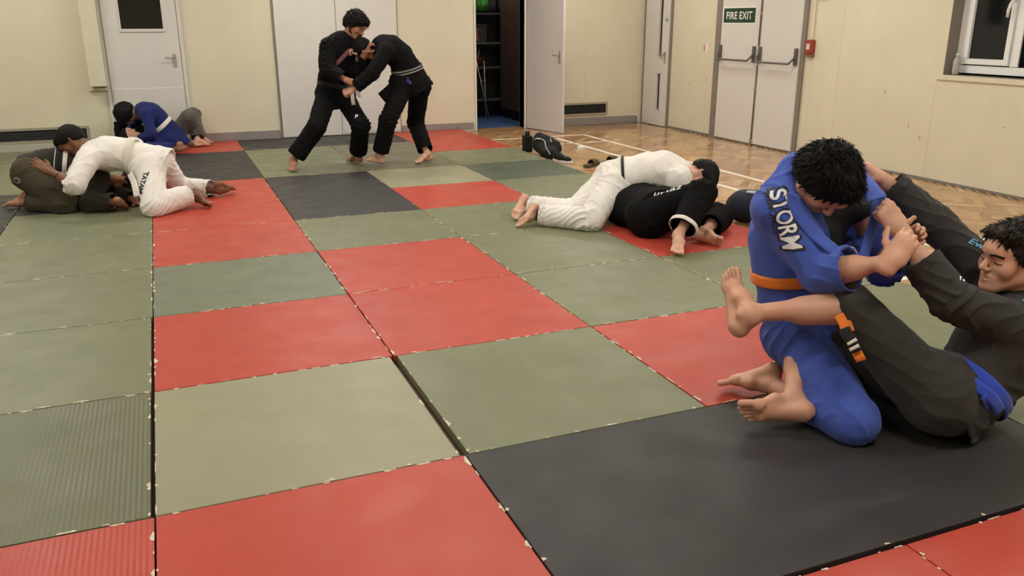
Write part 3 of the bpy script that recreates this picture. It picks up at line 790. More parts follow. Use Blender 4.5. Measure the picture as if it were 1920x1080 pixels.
def put_mat(i0, j0, i1, j1, ch):
    g = GAP.get((i0, j0), (0, 0, 0, 0)); e = .0016
    x0, y0, x1, y1 = i0 + e + g[0], j0 * SY + e + g[1], i1 - e - g[2], j1 * SY - e - g[3]
    y1 = min(y1, YW - .016)
    q = rsm.uniform(-.002, .002, 4); x0 += abs(q[0]); x1 -= abs(q[1]); y0 += abs(q[2]); y1 -= abs(q[3])
    nm, mt = CM[ch]
    big = (i1 - i0) * (j1 - j0) > 1
    lab = '%s%s judo mat, %s row from the camera, %s' % (nm, ' double' if big else '', ordn[j0 + 2], ['leftmost column', 'second column from the left', 'third column from the left', 'fourth column from the left', 'fifth column from the left', 'rightmost column'][i0 + 2])
    t = thing('judo_mat', lab, 'mat', ((x0 + x1) / 2, (y0 + y1) / 2, FZ))
    t['group'] = 'judo mats covering the floor'
    MB().box((x0, y0, FZ), (x1, y1, 0)).build('pad', mt, t, bevel=.004)
    near = 1 if j0 < 4 else .6
    fb = flakes(x0, y0, x1, y1, rsm, .55 * near if ch != 'b' else .12)
    if fb.v: tag(fb.build('tape_residue', M_TAPE, t), kind='stuff')
for (a, b, c, d) in MERGE: put_mat(a, b, c, d, 'b')
for j, row in ROWS.items():
    for k, ch in enumerate(row):
        if ch in ' #': continue
        put_mat(k - 2, j, k - 1, j + 1, ch)

# ------------------------------------------------------------------ things left on the floor
M_BLKF = mat('black fabric', (20, 20, 21), .75, .3, noise=.2, nscale=14, bump=.3, bscale=60)
# bottle
t = thing('drinks_bottle', 'black square drinks bottle standing beside the black bag', 'bottle', (4.10, 6.66, FZ))
MB().box((4.055, 6.61, FZ + .001), (4.155, 6.71, .155)).build('body', M_BLKF, t, bevel=.016, seg=3)
MB().lathe([(.030, 0), (.032, .01), (.032, .05), (.028, .056)], (4.105, 6.66, .152), 20).build('cap', M_BLACKP, t, smooth=True)
# black bag
P = [ell((4.21, 6.28, .06), (.13, .17, .10), k=.05), ell((4.17, 6.42, .09), (.11, .11, .10), k=.05), ell((4.14, 6.12, .03), (.09, .14, .07), k=.05), seg((4.2, 6.30, .12), (4.16, 6.42, .16), .06, .05, k=.04), seg((4.17, 6.02, .0), (4.14, 5.92, -.01), .05, .03, k=.03)]
F_, lo_ = field(P, .010); V_, Q_ = nets(F_, lo_, .010); N_ = vnormals(V_, Q_); V_ = V_ + N_ * ((1 - np.abs(noise3(V_ * 9))) * .022 - .012 + noise3(V_ * 26) * .006)[:, None]
V_[:, 2] = np.maximum(V_[:, 2], FZ + .002)
t = thing('holdall', 'crumpled black bag with grey trim on the wood floor beside the mats', 'bag', (4.17, 6.25, FZ))
bag = link('body', tomesh('body', V_, Q_), M_BLKF, t)
bb = bvh_of(bag)
P_, N_ = path_on(bb, [(4.08, 6.5, .02), (4.10, 6.38, .14), (4.13, 6.24, .16), (4.1, 6.12, .08), (4.11, 6.02, .0)], (-.35, -.6, .7), 22)
ribbon('piping', P_, N_, .012, .004, M_STEEL, t)
P_, N_ = path_on(bb, [(4.2, 6.4, .17), (4.22, 6.3, .18), (4.18, 6.15, .12)], (-.2, -.5, .9), 14)
ribbon('strap', P_, N_, .025, .005, M_BLACKP, t)
# black shoe with white sole next to the bag
def shoe(c, ang, mu, ms, label, name='trainer', L=.28, cat='shoe', group=None, slide=False):
    M_ = Matrix.Translation(c) @ Matrix.Rotation(ang, 4, 'Z'); t = thing(name, label, cat, c, group)
    out = [(-.135, -.025), (-.13, -.035), (-.06, -.033), (.0, -.036), (.07, -.048), (.12, -.035), (.142, -.005), (.13, .03), (.08, .045), (0, .034), (-.07, .036), (-.125, .033), (-.137, .015)]
    def slab(z0, z1, s, taper=1.0): 
        n = len(out); V = [M_ @ Vector((x * s, y * s, z0)) for x, y in out] + [M_ @ Vector((x * s * taper, y * s * taper, z1)) for x, y in out]
        return MB().add(V, [tuple(range(n))[::-1], tuple(range(n, 2 * n))] + [(i, (i + 1) % n, n + (i + 1) % n, n + i) for i in range(n)])
    slab(.001, .026 if not slide else .03, 1.0, 1.02).build('sole', ms, t, bevel=.004)
    g = lambda x, y, z: np.array(M_ @ Vector((x, y, z)))
    sd_ = np.array(M_.to_3x3() @ Vector((0, 1, 0)))
    if slide:
        Pp = [seg(g(.0, 0, .03), g(.075, 0, .026), .048, .040, sd_, 1.05, k=.01), halfcut(g(0, 0, .022), V3(0, 0, -1))]
        Pp.append(seg(g(-.1, 0, .035), g(.095, 0, .03), .036, .030, sd_, 1.0, k=.004, op='s'))
        F_, lo_ = field(Pp, .005); V_, Q_ = nets(F_, lo_, .005)
        link('strap', tomesh('strap', V_, Q_), mu, t)
    else:
        Pp = [seg(g(-.09, 0, .045), g(-.03, 0, .05), .038, .040, sd_, .95, k=.03), seg(g(-.03, 0, .05), g(.09, 0, .036), .040, .030, sd_, 1.2, k=.03), seg(g(-.09, 0, .05), g(-.085, 0, .085), .034, .034, k=.02), seg(g(-.06, 0, .085), g(-.09, 0, .12), .03, .035, k=.004, op='s'), halfcut(g(0, 0, .022), V3(0, 0, -1))]
        F_, lo_ = field(Pp, .005); V_, Q_ = nets(F_, lo_, .005)
        link('upper', tomesh('upper', V_, Q_), mu, t)
        ml = MB()
        for k in range(4): ml.tube([g(.0 + k * .02, -.02, .088 - k * .006), g(.01 + k * .02, 0, .094 - k * .006), g(.0 + k * .02, .02, .088 - k * .006)], .0025, 6)
        ml.build('laces', ms, t, smooth=True)
    return t
M_WSOLE = mat('white rubber', (226, 222, 212), .5)
shoe((4.16, 5.80, FZ), -1.30, M_BLKF, M_WSOLE, 'black trainer with a white sole lying in front of the black bag')
M_SLIDE = mat('dark olive rubber', (84, 74, 54), .7, .2)
shoe((4.33, 5.44, FZ), .55, M_SLIDE, M_SLIDE, 'dark olive slip-on sandal behind the white-clad grappler, left of the pair', 'sandal', slide=True, cat='sandal')
shoe((4.62, 5.56, FZ), .45, M_SLIDE, M_SLIDE, 'dark olive slip-on sandal behind the white-clad grappler, right of the pair', 'sandal', slide=True, cat='sandal')
t = thing('tape_roll', 'small white scrap of tape on the wood floor behind the black bag', 'tape', (4.80, 6.62, FZ))
MB().lathe([(.028, 0), (.05, 0), (.05, .03), (.028, .03)], (4.80, 6.62, FZ + .001), 24).build('roll', M_WSOLE, t, smooth=False)
# navy holdall behind the blue-clad grappler
M_NAVY = mat('navy fabric', (30, 36, 50), .7, .3, noise=.2, nscale=12, bump=.3, bscale=60)
P = [seg((4.210, 2.650, .10), (4.500, 2.070, .10), .12, .13, k=.05), ell((4.180, 2.710, .08), (.11, .11, .10), k=.05), ell((4.380, 2.250, .18), (.1, .14, .07), k=.05)]
F_, lo_ = field(P, .011); V_, Q_ = nets(F_, lo_, .011); N_ = vnormals(V_, Q_); V_ = V_ + N_ * ((1 - np.abs(noise3(V_ * 8))) * .02 - .011)[:, None]
V_[:, 2] = np.maximum(V_[:, 2], FZ + .002)
t = thing('holdall', 'navy sports bag on the wood floor behind the blue-clad grappler', 'bag', (4.330, 2.400, FZ))
bag = link('body', tomesh('body', V_, Q_), M_NAVY, t); bb = bvh_of(bag)
P_, N_ = path_on(bb, [(4.180, 2.650, .16), (4.220, 2.500, .22), (4.300, 2.390, .26), (4.400, 2.230, .28)], (-.3, -.45, .85), 16)
ribbon('strap', P_, N_, .03, .006, mat('pale grey strap', (168, 166, 160), .6), t)
MB().tube([(4.090, 2.790, .02), (4.050, 2.850, .04), (4.080, 2.890, .02)], .008, 8).build('pull_tab', M_BLACKP, t, smooth=True)
POSE = {
 'I': dict(pel=(2.453,-0.023,0.313), neck=(2.441,0.010,0.789), head=(2.358,-0.104,0.884), hipR=(2.380,-0.040,0.249), hipL=(2.532,-0.003,0.370), kneeR=(2.327,-0.421,0.074), kneeL=(2.766,-0.201,0.070), ankR=(2.276,-0.017,0.056), toeR=(2.127,0.128,0.025), ankL=(2.684,0.198,0.059), toeL=(2.499,0.179,0.019), shR=(2.254,-0.011,0.767), shL=(2.614,-0.061,0.755), elR=(2.301,-0.217,0.569), wrR=(2.385,-0.438,0.662), haR=(2.440,-0.443,0.734), elL=(2.742,-0.078,0.518), wrL=(2.601,-0.257,0.632), haL=(2.680,-0.248,0.674)),
 'J': dict(pel=(2.685,-0.506,0.132), neck=(2.975,-0.476,0.473), head=(2.915,-0.481,0.624), hipL=(2.587,-0.516,0.161), hipR=(2.770,-0.464,0.118), kneeL=(2.365,-0.292,0.462), ankL=(2.020,-0.176,0.439), toeL=(2.040,-0.033,0.550), kneeR=(2.369,-0.062,0.250), ankR=(2.197,-0.248,0.095), toeR=(2.017,-0.199,0.073), shL=(2.822,-0.567,0.424), shR=(3.058,-0.316,0.479), elL=(2.620,-0.492,0.516), wrL=(2.526,-0.317,0.737), haL=(2.495,-0.267,0.806), elR=(2.932,-0.119,0.679), wrR=(2.791,0.039,0.834), haR=(2.737,0.081,0.890)),
 'A': dict(pel=(1.851,6.458,0.738), neck=(1.963,6.424,1.281), head=(2.085,6.395,1.401), hipR=(1.756,6.424,0.715), hipL=(1.937,6.488,0.688), kneeR=(1.583,6.154,0.432), ankR=(1.339,6.239,0.104), toeR=(1.288,6.077,0.019), kneeL=(2.032,6.160,0.424), ankL=(2.033,6.393,0.089), toeL=(1.976,6.559,0.019), shR=(1.795,6.365,1.201), shL=(2.108,6.521,1.197), elR=(1.744,6.192,0.974), wrR=(1.901,6.017,0.876), haR=(1.982,6.038,0.843), elL=(2.064,6.399,0.938), wrL=(2.161,6.277,1.139), haL=(2.188,6.233,1.213)),
 'B': dict(pel=(2.604,6.233,0.821), neck=(2.268,6.259,1.204), head=(2.134,6.356,1.165), hipL=(2.507,6.205,0.798), hipR=(2.695,6.252,0.774), kneeL=(2.286,6.018,0.484), ankL=(2.209,6.151,0.101), toeL=(2.065,6.270,0.062), kneeR=(2.693,6.448,0.394), ankR=(2.728,6.173,0.089), toeR=(2.567,6.099,0.019), shL=(2.309,6.081,1.146), shR=(2.342,6.434,1.188), elL=(2.132,5.973,0.944), wrL=(1.938,6.043,0.793), haL=(1.864,6.082,0.760), elR=(2.205,6.543,0.957), wrR=(2.074,6.377,1.099), haR=(2.010,6.359,1.159)),
 'C': dict(pel=(0.208,8.239,0.130), neck=(-0.063,8.235,0.467), head=(-0.211,8.262,0.440), hipL=(0.154,8.170,0.112), hipR=(0.262,8.308,0.153), kneeL=(-0.057,7.848,0.063), ankL=(0.305,7.776,0.069), toeL=(0.368,7.933,0.041), kneeR=(-0.027,8.549,0.063), ankR=(0.304,8.387,0.055), toeR=(0.321,8.217,0.058), shL=(-0.011,8.078,0.428), shR=(-0.069,8.399,0.421), elL=(0.028,7.919,0.225), wrL=(-0.134,8.061,0.145), haL=(-0.191,8.118,0.141), elR=(-0.153,8.580,0.253), wrR=(-0.267,8.682,0.081), haR=(-0.317,8.740,0.055)),
 'D': dict(pel=(0.259,8.429,0.130), neck=(-0.167,8.351,0.160), head=(-0.209,8.204,0.168), hipR=(0.283,8.346,0.155), hipL=(0.237,8.511,0.100), kneeL=(0.446,8.324,0.365), ankL=(0.571,8.524,0.081), toeL=(0.708,8.606,0.020), kneeR=(0.513,8.584,0.356), ankR=(0.520,8.338,0.080), toeR=(0.665,8.406,0.020), shL=(-0.110,8.197,0.120), shR=(-0.169,8.517,0.120), elR=(-0.333,8.701,0.205), wrR=(-0.217,8.758,0.394), haR=(-0.153,8.734,0.437), elL=(-0.322,8.350,0.133), wrL=(-0.314,8.421,0.351), haL=(-0.290,8.428,0.430)),
 'E': dict(pel=(-0.880,5.238,0.281), neck=(-0.355,5.237,0.185), head=(-0.205,5.225,0.105), hipR=(-0.888,5.144,0.270), hipL=(-0.878,5.334,0.274), kneeR=(-0.629,4.902,0.069), ankR=(-0.936,5.141,0.059), toeR=(-1.088,5.229,0.020), kneeL=(-0.550,5.209,0.068), ankL=(-0.870,5.431,0.060), toeL=(-1.042,5.395,0.020), shR=(-0.371,5.060,0.211), shL=(-0.439,5.384,0.126), elR=(-0.454,4.845,0.059), wrR=(-0.235,4.747,0.086), haR=(-0.206,4.808,0.034), elL=(-0.255,5.189,0.060), wrL=(-0.122,4.986,0.040), haL=(-0.076,4.915,0.026)),
 'F': dict(pel=(0.035,4.936,0.331), neck=(-0.441,5.063,0.414), head=(-0.535,5.129,0.529), hipL=(0.017,4.844,0.309), hipR=(0.094,5.012,0.335), kneeL=(0.019,4.515,0.071), ankL=(0.344,4.729,0.111), toeL=(0.444,4.610,0.021), kneeR=(0.221,5.285,0.065), ankR=(0.542,5.063,0.060), toeR=(0.673,5.183,0.031), shL=(-0.418,4.884,0.405), shR=(-0.339,5.214,0.414), elL=(-0.521,4.678,0.256), wrL=(-0.694,4.822,0.348), haL=(-0.760,4.845,0.397), elR=(-0.085,5.323,0.418), wrR=(-0.184,5.343,0.197), haR=(-0.234,5.313,0.135)),
 'G': dict(pel=(3.276,3.096,0.271), neck=(3.731,2.825,0.335), head=(3.767,2.660,0.352), hipR=(3.244,3.003,0.254), hipL=(3.300,3.193,0.266), kneeR=(2.924,2.788,0.068), ankR=(2.632,3.090,0.071), toeR=(2.468,3.012,0.024), kneeL=(2.943,3.057,0.070), ankL=(2.663,3.356,0.083), toeL=(2.520,3.247,0.017), shR=(3.606,2.684,0.331), shL=(3.768,3.007,0.304), elR=(3.623,2.852,0.095), wrR=(3.397,2.736,0.073), haR=(3.418,2.816,0.038), elL=(3.953,2.890,0.114), wrL=(3.743,2.760,0.051), haL=(3.754,2.845,0.025)),
 'H': dict(pel=(3.296,2.488,0.165), neck=(3.346,2.954,0.126), head=(3.384,3.114,0.134), hipR=(3.206,2.462,0.138), hipL=(3.385,2.519,0.186), kneeR=(3.463,2.199,0.333), ankR=(3.184,2.034,0.105), toeR=(3.091,1.893,0.026), kneeL=(3.780,2.422,0.090), ankL=(3.477,2.165,0.072), toeL=(3.509,1.986,0.038), shR=(3.174,2.895,0.100), shL=(3.507,2.906,0.201), elR=(3.453,2.856,0.115), wrR=(3.694,2.912,0.110), haR=(3.779,2.932,0.107), elL=(3.727,3.039,0.086), wrL=(3.675,2.799,0.111), haL=(3.747,2.841,0.087)),
}
# ------------------------------------------------------------------ people
def hand_prims(W, H, n, right, curls, thumb=(.45, .6, .5), sc=1.0, spread=.10, tc=.5, k=.004):
    """W wrist, H knuckle centre, n palm normal; curls = (mcp,pip,dip) per finger"""
    W = np.asarray(W, float); d = un(np.asarray(H, float) - W); n = un(n - d * (np.asarray(n) @ d)); t = np.cross(d, n) * (1 if right else -1)
    P = []; g = lambda a, b, c: W + (d * a + t * b + n * c) * sc
    mcp = [(.088, .029), (.092, .010), (.088, -.009), (.078, -.027)]
    P.append(seg(g(-.03, 0, 0), g(.02, 0, .002), .026 * sc, .024 * sc, t, 1.25, k=.02))
    P.append(seg(g(.015, .0, .0), g(.075, 0, -.001), .0145 * sc, .0135 * sc, t, 2.5, k=.02))
    for (a, b), r in zip(mcp, (.0125, .0125, .012, .011)): P.append(seg(g(.03, b * .55, 0), g(a, b, -.001), r * sc, r * .92 * sc, k=.012))
    P.append(seg(g(.02, .018, .010), g(.055, .026, .012), .017 * sc, .013 * sc, k=.018))    # thumb muscle
    P.append(seg(g(.02, -.018, .008), g(.055, -.022, .008), .014 * sc, .011 * sc, k=.018))
    Ls = [(.042, .025, .021), (.046, .028, .022), (.042, .026, .021), (.033, .020, .019)]
    for i in range(4):
        p = g(mcp[i][0], mcp[i][1], -.001); th = 0; sp = (1.5 - i) * spread
        cu = curls[i] if hasattr(curls[0], '__len__') else curls
        for j in range(3):
            th += cu[j]
            dd = un((d * math.cos(sp) + t * math.sin(sp)) * math.cos(th) + n * math.sin(th))
            q = p + dd * Ls[i][j] * sc; r = (.0095, .0085, .0075)[j] * (.88 if i == 3 else 1) * sc
            P.append(seg(p, q, r * 1.03, r * .94, k=k if j else .008)); p = q
    p = g(.024, .027, .008); dd = un(d * thumb[0] + t * thumb[1] + n * thumb[2])
    bend = un(d * .8 - t * .35 + n * .3)
    for L_, r, m in ((.042, .0125, 0), (.033, .0108, tc), (.027, .0095, tc * .8)):
        dd = un(dd + bend * m); q = p + dd * L_ * sc; P.append(seg(p, q, r * sc, r * .93 * sc, k=.01)); p = q
    return P

def foot_prims(A, toe, up, med, sc=1.0, curl=0.0, knee=None):
    """A ankle centre, toe = tip of the toes, up = away from the sole, med = towards the big toe"""
    A = np.asarray(A, float); f = un(np.asarray(toe, float) - A + 0); up = np.asarray(up, float); up = un(up - f * (up @ f))
    # tilt so that toes lie lower than the ankle by the ankle height
    al = math.atan2(.062, .175); fo = un(f * math.cos(al) + up * math.sin(al)); up = un(up - fo * (up @ fo)); f = fo
    m = np.cross(f, up); m = m if m @ np.asarray(med, float) > 0 else -m
    g = lambda a, b, c: A + (f * a + m * b + up * c) * sc
    P = [ell(g(-.036, 0, -.045), (.034 * sc, .029 * sc, .030 * sc), [f, m, up], k=.025),
         seg(g(-.02, 0, .01), g(-.038, 0, -.035), .024 * sc, .024 * sc, k=.025),
         seg(g(0, 0, .0), g(.06, .006, -.024), .034 * sc, .029 * sc, k=.025),
         seg(g(.06, .006, -.026), g(.118, .004, -.052), .026 * sc, .017 * sc, m, 1.7, k=.02),
         seg(g(-.03, -.004, -.052), g(.10, -.012, -.060), .021 * sc, .015 * sc, m, 1.55, k=.02),
         ell(g(.118, .024, -.058), .020 * sc, k=.016), ell(g(.105, -.028, -.061), .015 * sc, k=.016),
         ell(g(0, .027, -.002), .014 * sc, k=.016), ell(g(-.004, -.028, -.008), .013 * sc, k=.016)]
    for b, L_, r, a in ((.0315, .052, .0125, .122), (.0095, .049, .0080, .128), (-.0085, .044, .0076, .124), (-.0245, .038, .0072, .117), (-.0395, .031, .0070, .108)):
        p = g(a - .02, b * .92, -.059); q = g(a + L_ * .45, b, -.058 + .012 * curl); e = g(a + L_ * .98, b * 1.02, -.063 + .03 * curl)
        P += [seg(p, q, r * 1.0 * sc, r * sc, k=.004), seg(q, e, r * sc, r * 1.04 * sc, k=.0015)]
    return P

def limb_prims(a, b, ra, rb, bulge=None):
    P = [seg(a, b, ra, rb, k=.03)]
    if bulge:
        t, r, off = bulge; a = np.asarray(a); b = np.asarray(b); c = a + (b - a) * t + np.asarray(off)
        P.append(seg(c - (b - a) * .13, c + (b - a) * .16, r, r * .86, k=.05))
    return P

def head_frame(fw, up):
    fw = un(fw); up = un(np.asarray(up) - fw * (np.asarray(up) @ fw)); x = np.cross(fw, up)   # x = person's right
    return np.array([x, fw, up])

def head_prims(c, M, sc=1.0, male=1, detail=True):
    g = lambda x, y, z: c + sc * (M[0] * x + M[1] * y + M[2] * z)
    P = [ell(g(0, -.014, .030), (.0735 * sc, .094 * sc, .086 * sc), M, k=.02),
         seg(g(0, .028, .030), g(0, .036, -.050), .060 * sc, .044 * sc, M[0], 1.04, k=.03),
         seg(g(0, .045, .035), g(0, .050, -.02), .042 * sc, .040 * sc, M[0], 1.2, k=.02)]
    for s in (-1, 1):
        P += [seg(g(.054 * s, -.004, -.045), g(.018 * s, .068, -.092), .019 * sc, .014 * sc, k=.03),
              seg(g(.055 * s, .0, -.01), g(.052 * s, .004, -.05), .017 * sc, .017 * sc, k=.025),
              ell(g(.043 * s, .060, -.026), (.021 * sc, .020 * sc, .024 * sc), M, k=.028)]
    P += [seg(g(0, .02, -.062), g(0, .062, -.088), .034 * sc, .022 * sc, M[0], 1.1, k=.03),
          ell(g(0, .078, -.097), (.018 * sc, .013 * sc, .014 * sc), M, k=.015),
          seg(g(-.030, .083, .016), g(.030, .083, .016), .0095 * sc, k=.016),
          seg(g(0, .085, .035), g(0, .080, .058), .03 * sc, .026 * sc, M[0], 1.2, k=.03),
          ell(g(0, .070, -.060), (.030 * sc, .022 * sc, .020 * sc), M, k=.02)]
    for s in (-1, 1):     # eye sockets and lids
        P.append(ell(g(.031 * s, .099, -.002), (.017 * sc, .013 * sc, .0115 * sc), M, k=.012, op='s'))
        P.append(ell(g(.031 * s, .0755, -.002), (.0155 * sc, .0135 * sc, .0125 * sc), M, k=.005))
    P += [seg(g(0, .090, .010), g(0, .112, -.026), .0068 * sc, .0105 * sc, k=.012),
          ell(g(0, .112, -.030), (.0095 * sc, .0095 * sc, .0085 * sc), M, k=.008)]
    for s in (-1, 1): P.append(ell(g(.0115 * s, .101, -.033), (.0075 * sc, .010 * sc, .007 * sc), M, k=.006))
    for s in (-1, 1):
        P.append(seg(g(0, .0925, -.0545), g(.021 * s, .083, -.0585), .0058 * sc, .003 * sc, k=.006))
        P.append(seg(g(0, .0905, -.0685), g(.019 * s, .082, -.0645), .0068 * sc, .003 * sc, k=.006))
    P.append(seg(g(-.021, .092, -.0615), g(.021, .092, -.0615), .0022 * sc, k=.002, op='s'))
    for s in (-1, 1):     # ears
        E = np.array([un(M[0] * s + M[1] * .35), un(M[1] - M[0] * .35 * s), M[2]])
        P.append(ell(g(.078 * s, -.012, -.004), (.007 * sc, .018 * sc, .031 * sc), E, k=.006))
        P.append(ell(g(.085 * s, -.004, -.002), (.006 * sc, .009 * sc, .017 * sc), E, k=.005, op='s'))
        P.append(ell(g(.078 * s, -.008, -.030), (.006 * sc, .009 * sc, .010 * sc), E, k=.006))
    return P

def hair_obj(c, M, sc, mat_, parent, vox, bulk=.018, tufts=0, seed=0, slope=.727, z0=.05, top=.0, tl=.03, amp=.006, side=.0):
    g = lambda x, y, z: c + sc * (M[0] * x + M[1] * y + M[2] * z)
    P = [ell(g(0, -.014, .030 + top * .4), ((.0735 + bulk * .7) * sc, (.094 + bulk * .8) * sc, (.086 + bulk + top) * sc), M, k=.02),
         ell(g(0, -.05, -.01), ((.066 + bulk * .4) * sc, (.058 + bulk * .5) * sc, (.075) * sc), M, k=.03),
         ell(g(0, .055, .078 + top), ((.055 + bulk * .6) * sc, (.04 + bulk * .6) * sc, (.024 + bulk * .5) * sc), M, k=.03)]
    if side:
        for s in (-1, 1): P.append(seg(g(.074 * s, .012, .03), g(.074 * s, .012, -.03 - side), .010 * sc, .007 * sc, k=.01))
    cutn = un(M[1] * slope - M[2] * 1.0)
    P.append(halfcut(g(0, .095, z0), cutn, k=.01))
    if side:
        for s in (-1, 1): P.append(seg(g(.076 * s, .014, .03), g(.076 * s, .016, -.03 - side), .009 * sc, .006 * sc, k=.006))
    F, lo = field(P, vox); V, Q = nets(F, lo, vox); V, Q = clean(V, Q); V = relaxv(V, Q, 1); N = vnormals(V, Q)
    L = np.stack([(V - c) @ M[0], (V - c) @ M[1], (V - c) @ M[2]], 1)
    n = noise3(L * [60, 22, 40] + seed) * .6 + noise3(L * [110, 45, 80] + seed * 2) * .4 + noise3(L * 25 + seed) * .5
    V = V + N * (amp * sc * n)[:, None]
    lz = V[:, 2] < .006; V[lz, 2] = .006
    me = tomesh('hair', V, Q)
    if tufts:
        rs = np.random.RandomState(seed + 5); V2 = list(map(tuple, V)); Fc = [tuple(q) for q in Q.tolist()]
        ids = rs.choice(len(V), tufts); vs = []; fs = []
        base = 0
        for i in ids:
            p = V[i] - N[i] * .004; l = L[i]
            if l[2] < -.03: continue
            flow = un(M[1] * (.7 if l[2] > .05 else -.1) + M[0] * (rs.randn() * .5 + .5 * np.sign(l[0])) - M[2] * (1.0 if l[2] < .08 else .25))
            flow = un(flow - N[i] * (flow @ N[i]) + rs.randn(3) * .25); dirn = un(flow + N[i] * .42); wd = un(np.cross(flow, N[i])) * (.0022 + .002 * rs.rand()) * sc
            ln = tl * sc * (.6 + .7 * rs.rand()); a = p; b = p + dirn * ln * .55; e = b + un(dirn + flow * .8 - N[i] * .35) * ln * .5
            nn = N[i] * .0015
            vs += [a - wd, a + wd, a + nn * 2, b - wd * .8, b + wd * .8, b + nn, e]
            o = base; fs += [(o, o + 1, o + 4, o + 3), (o + 1, o + 2, o + 5, o + 4), (o + 2, o, o + 3, o + 5), (o + 3, o + 4, o + 6), (o + 4, o + 5, o + 6), (o + 5, o + 3, o + 6)]
            base += 7
        bm = bmesh.new(); bm.from_mesh(me); bv = [bm.verts.new(tuple(v)) for v in vs]
        for f in fs:
            try: bm.faces.new([bv[k] for k in f]).smooth = True
            except ValueError: pass
        bm.to_mesh(me); bm.free()
    return link('hair', me, mat_, parent)

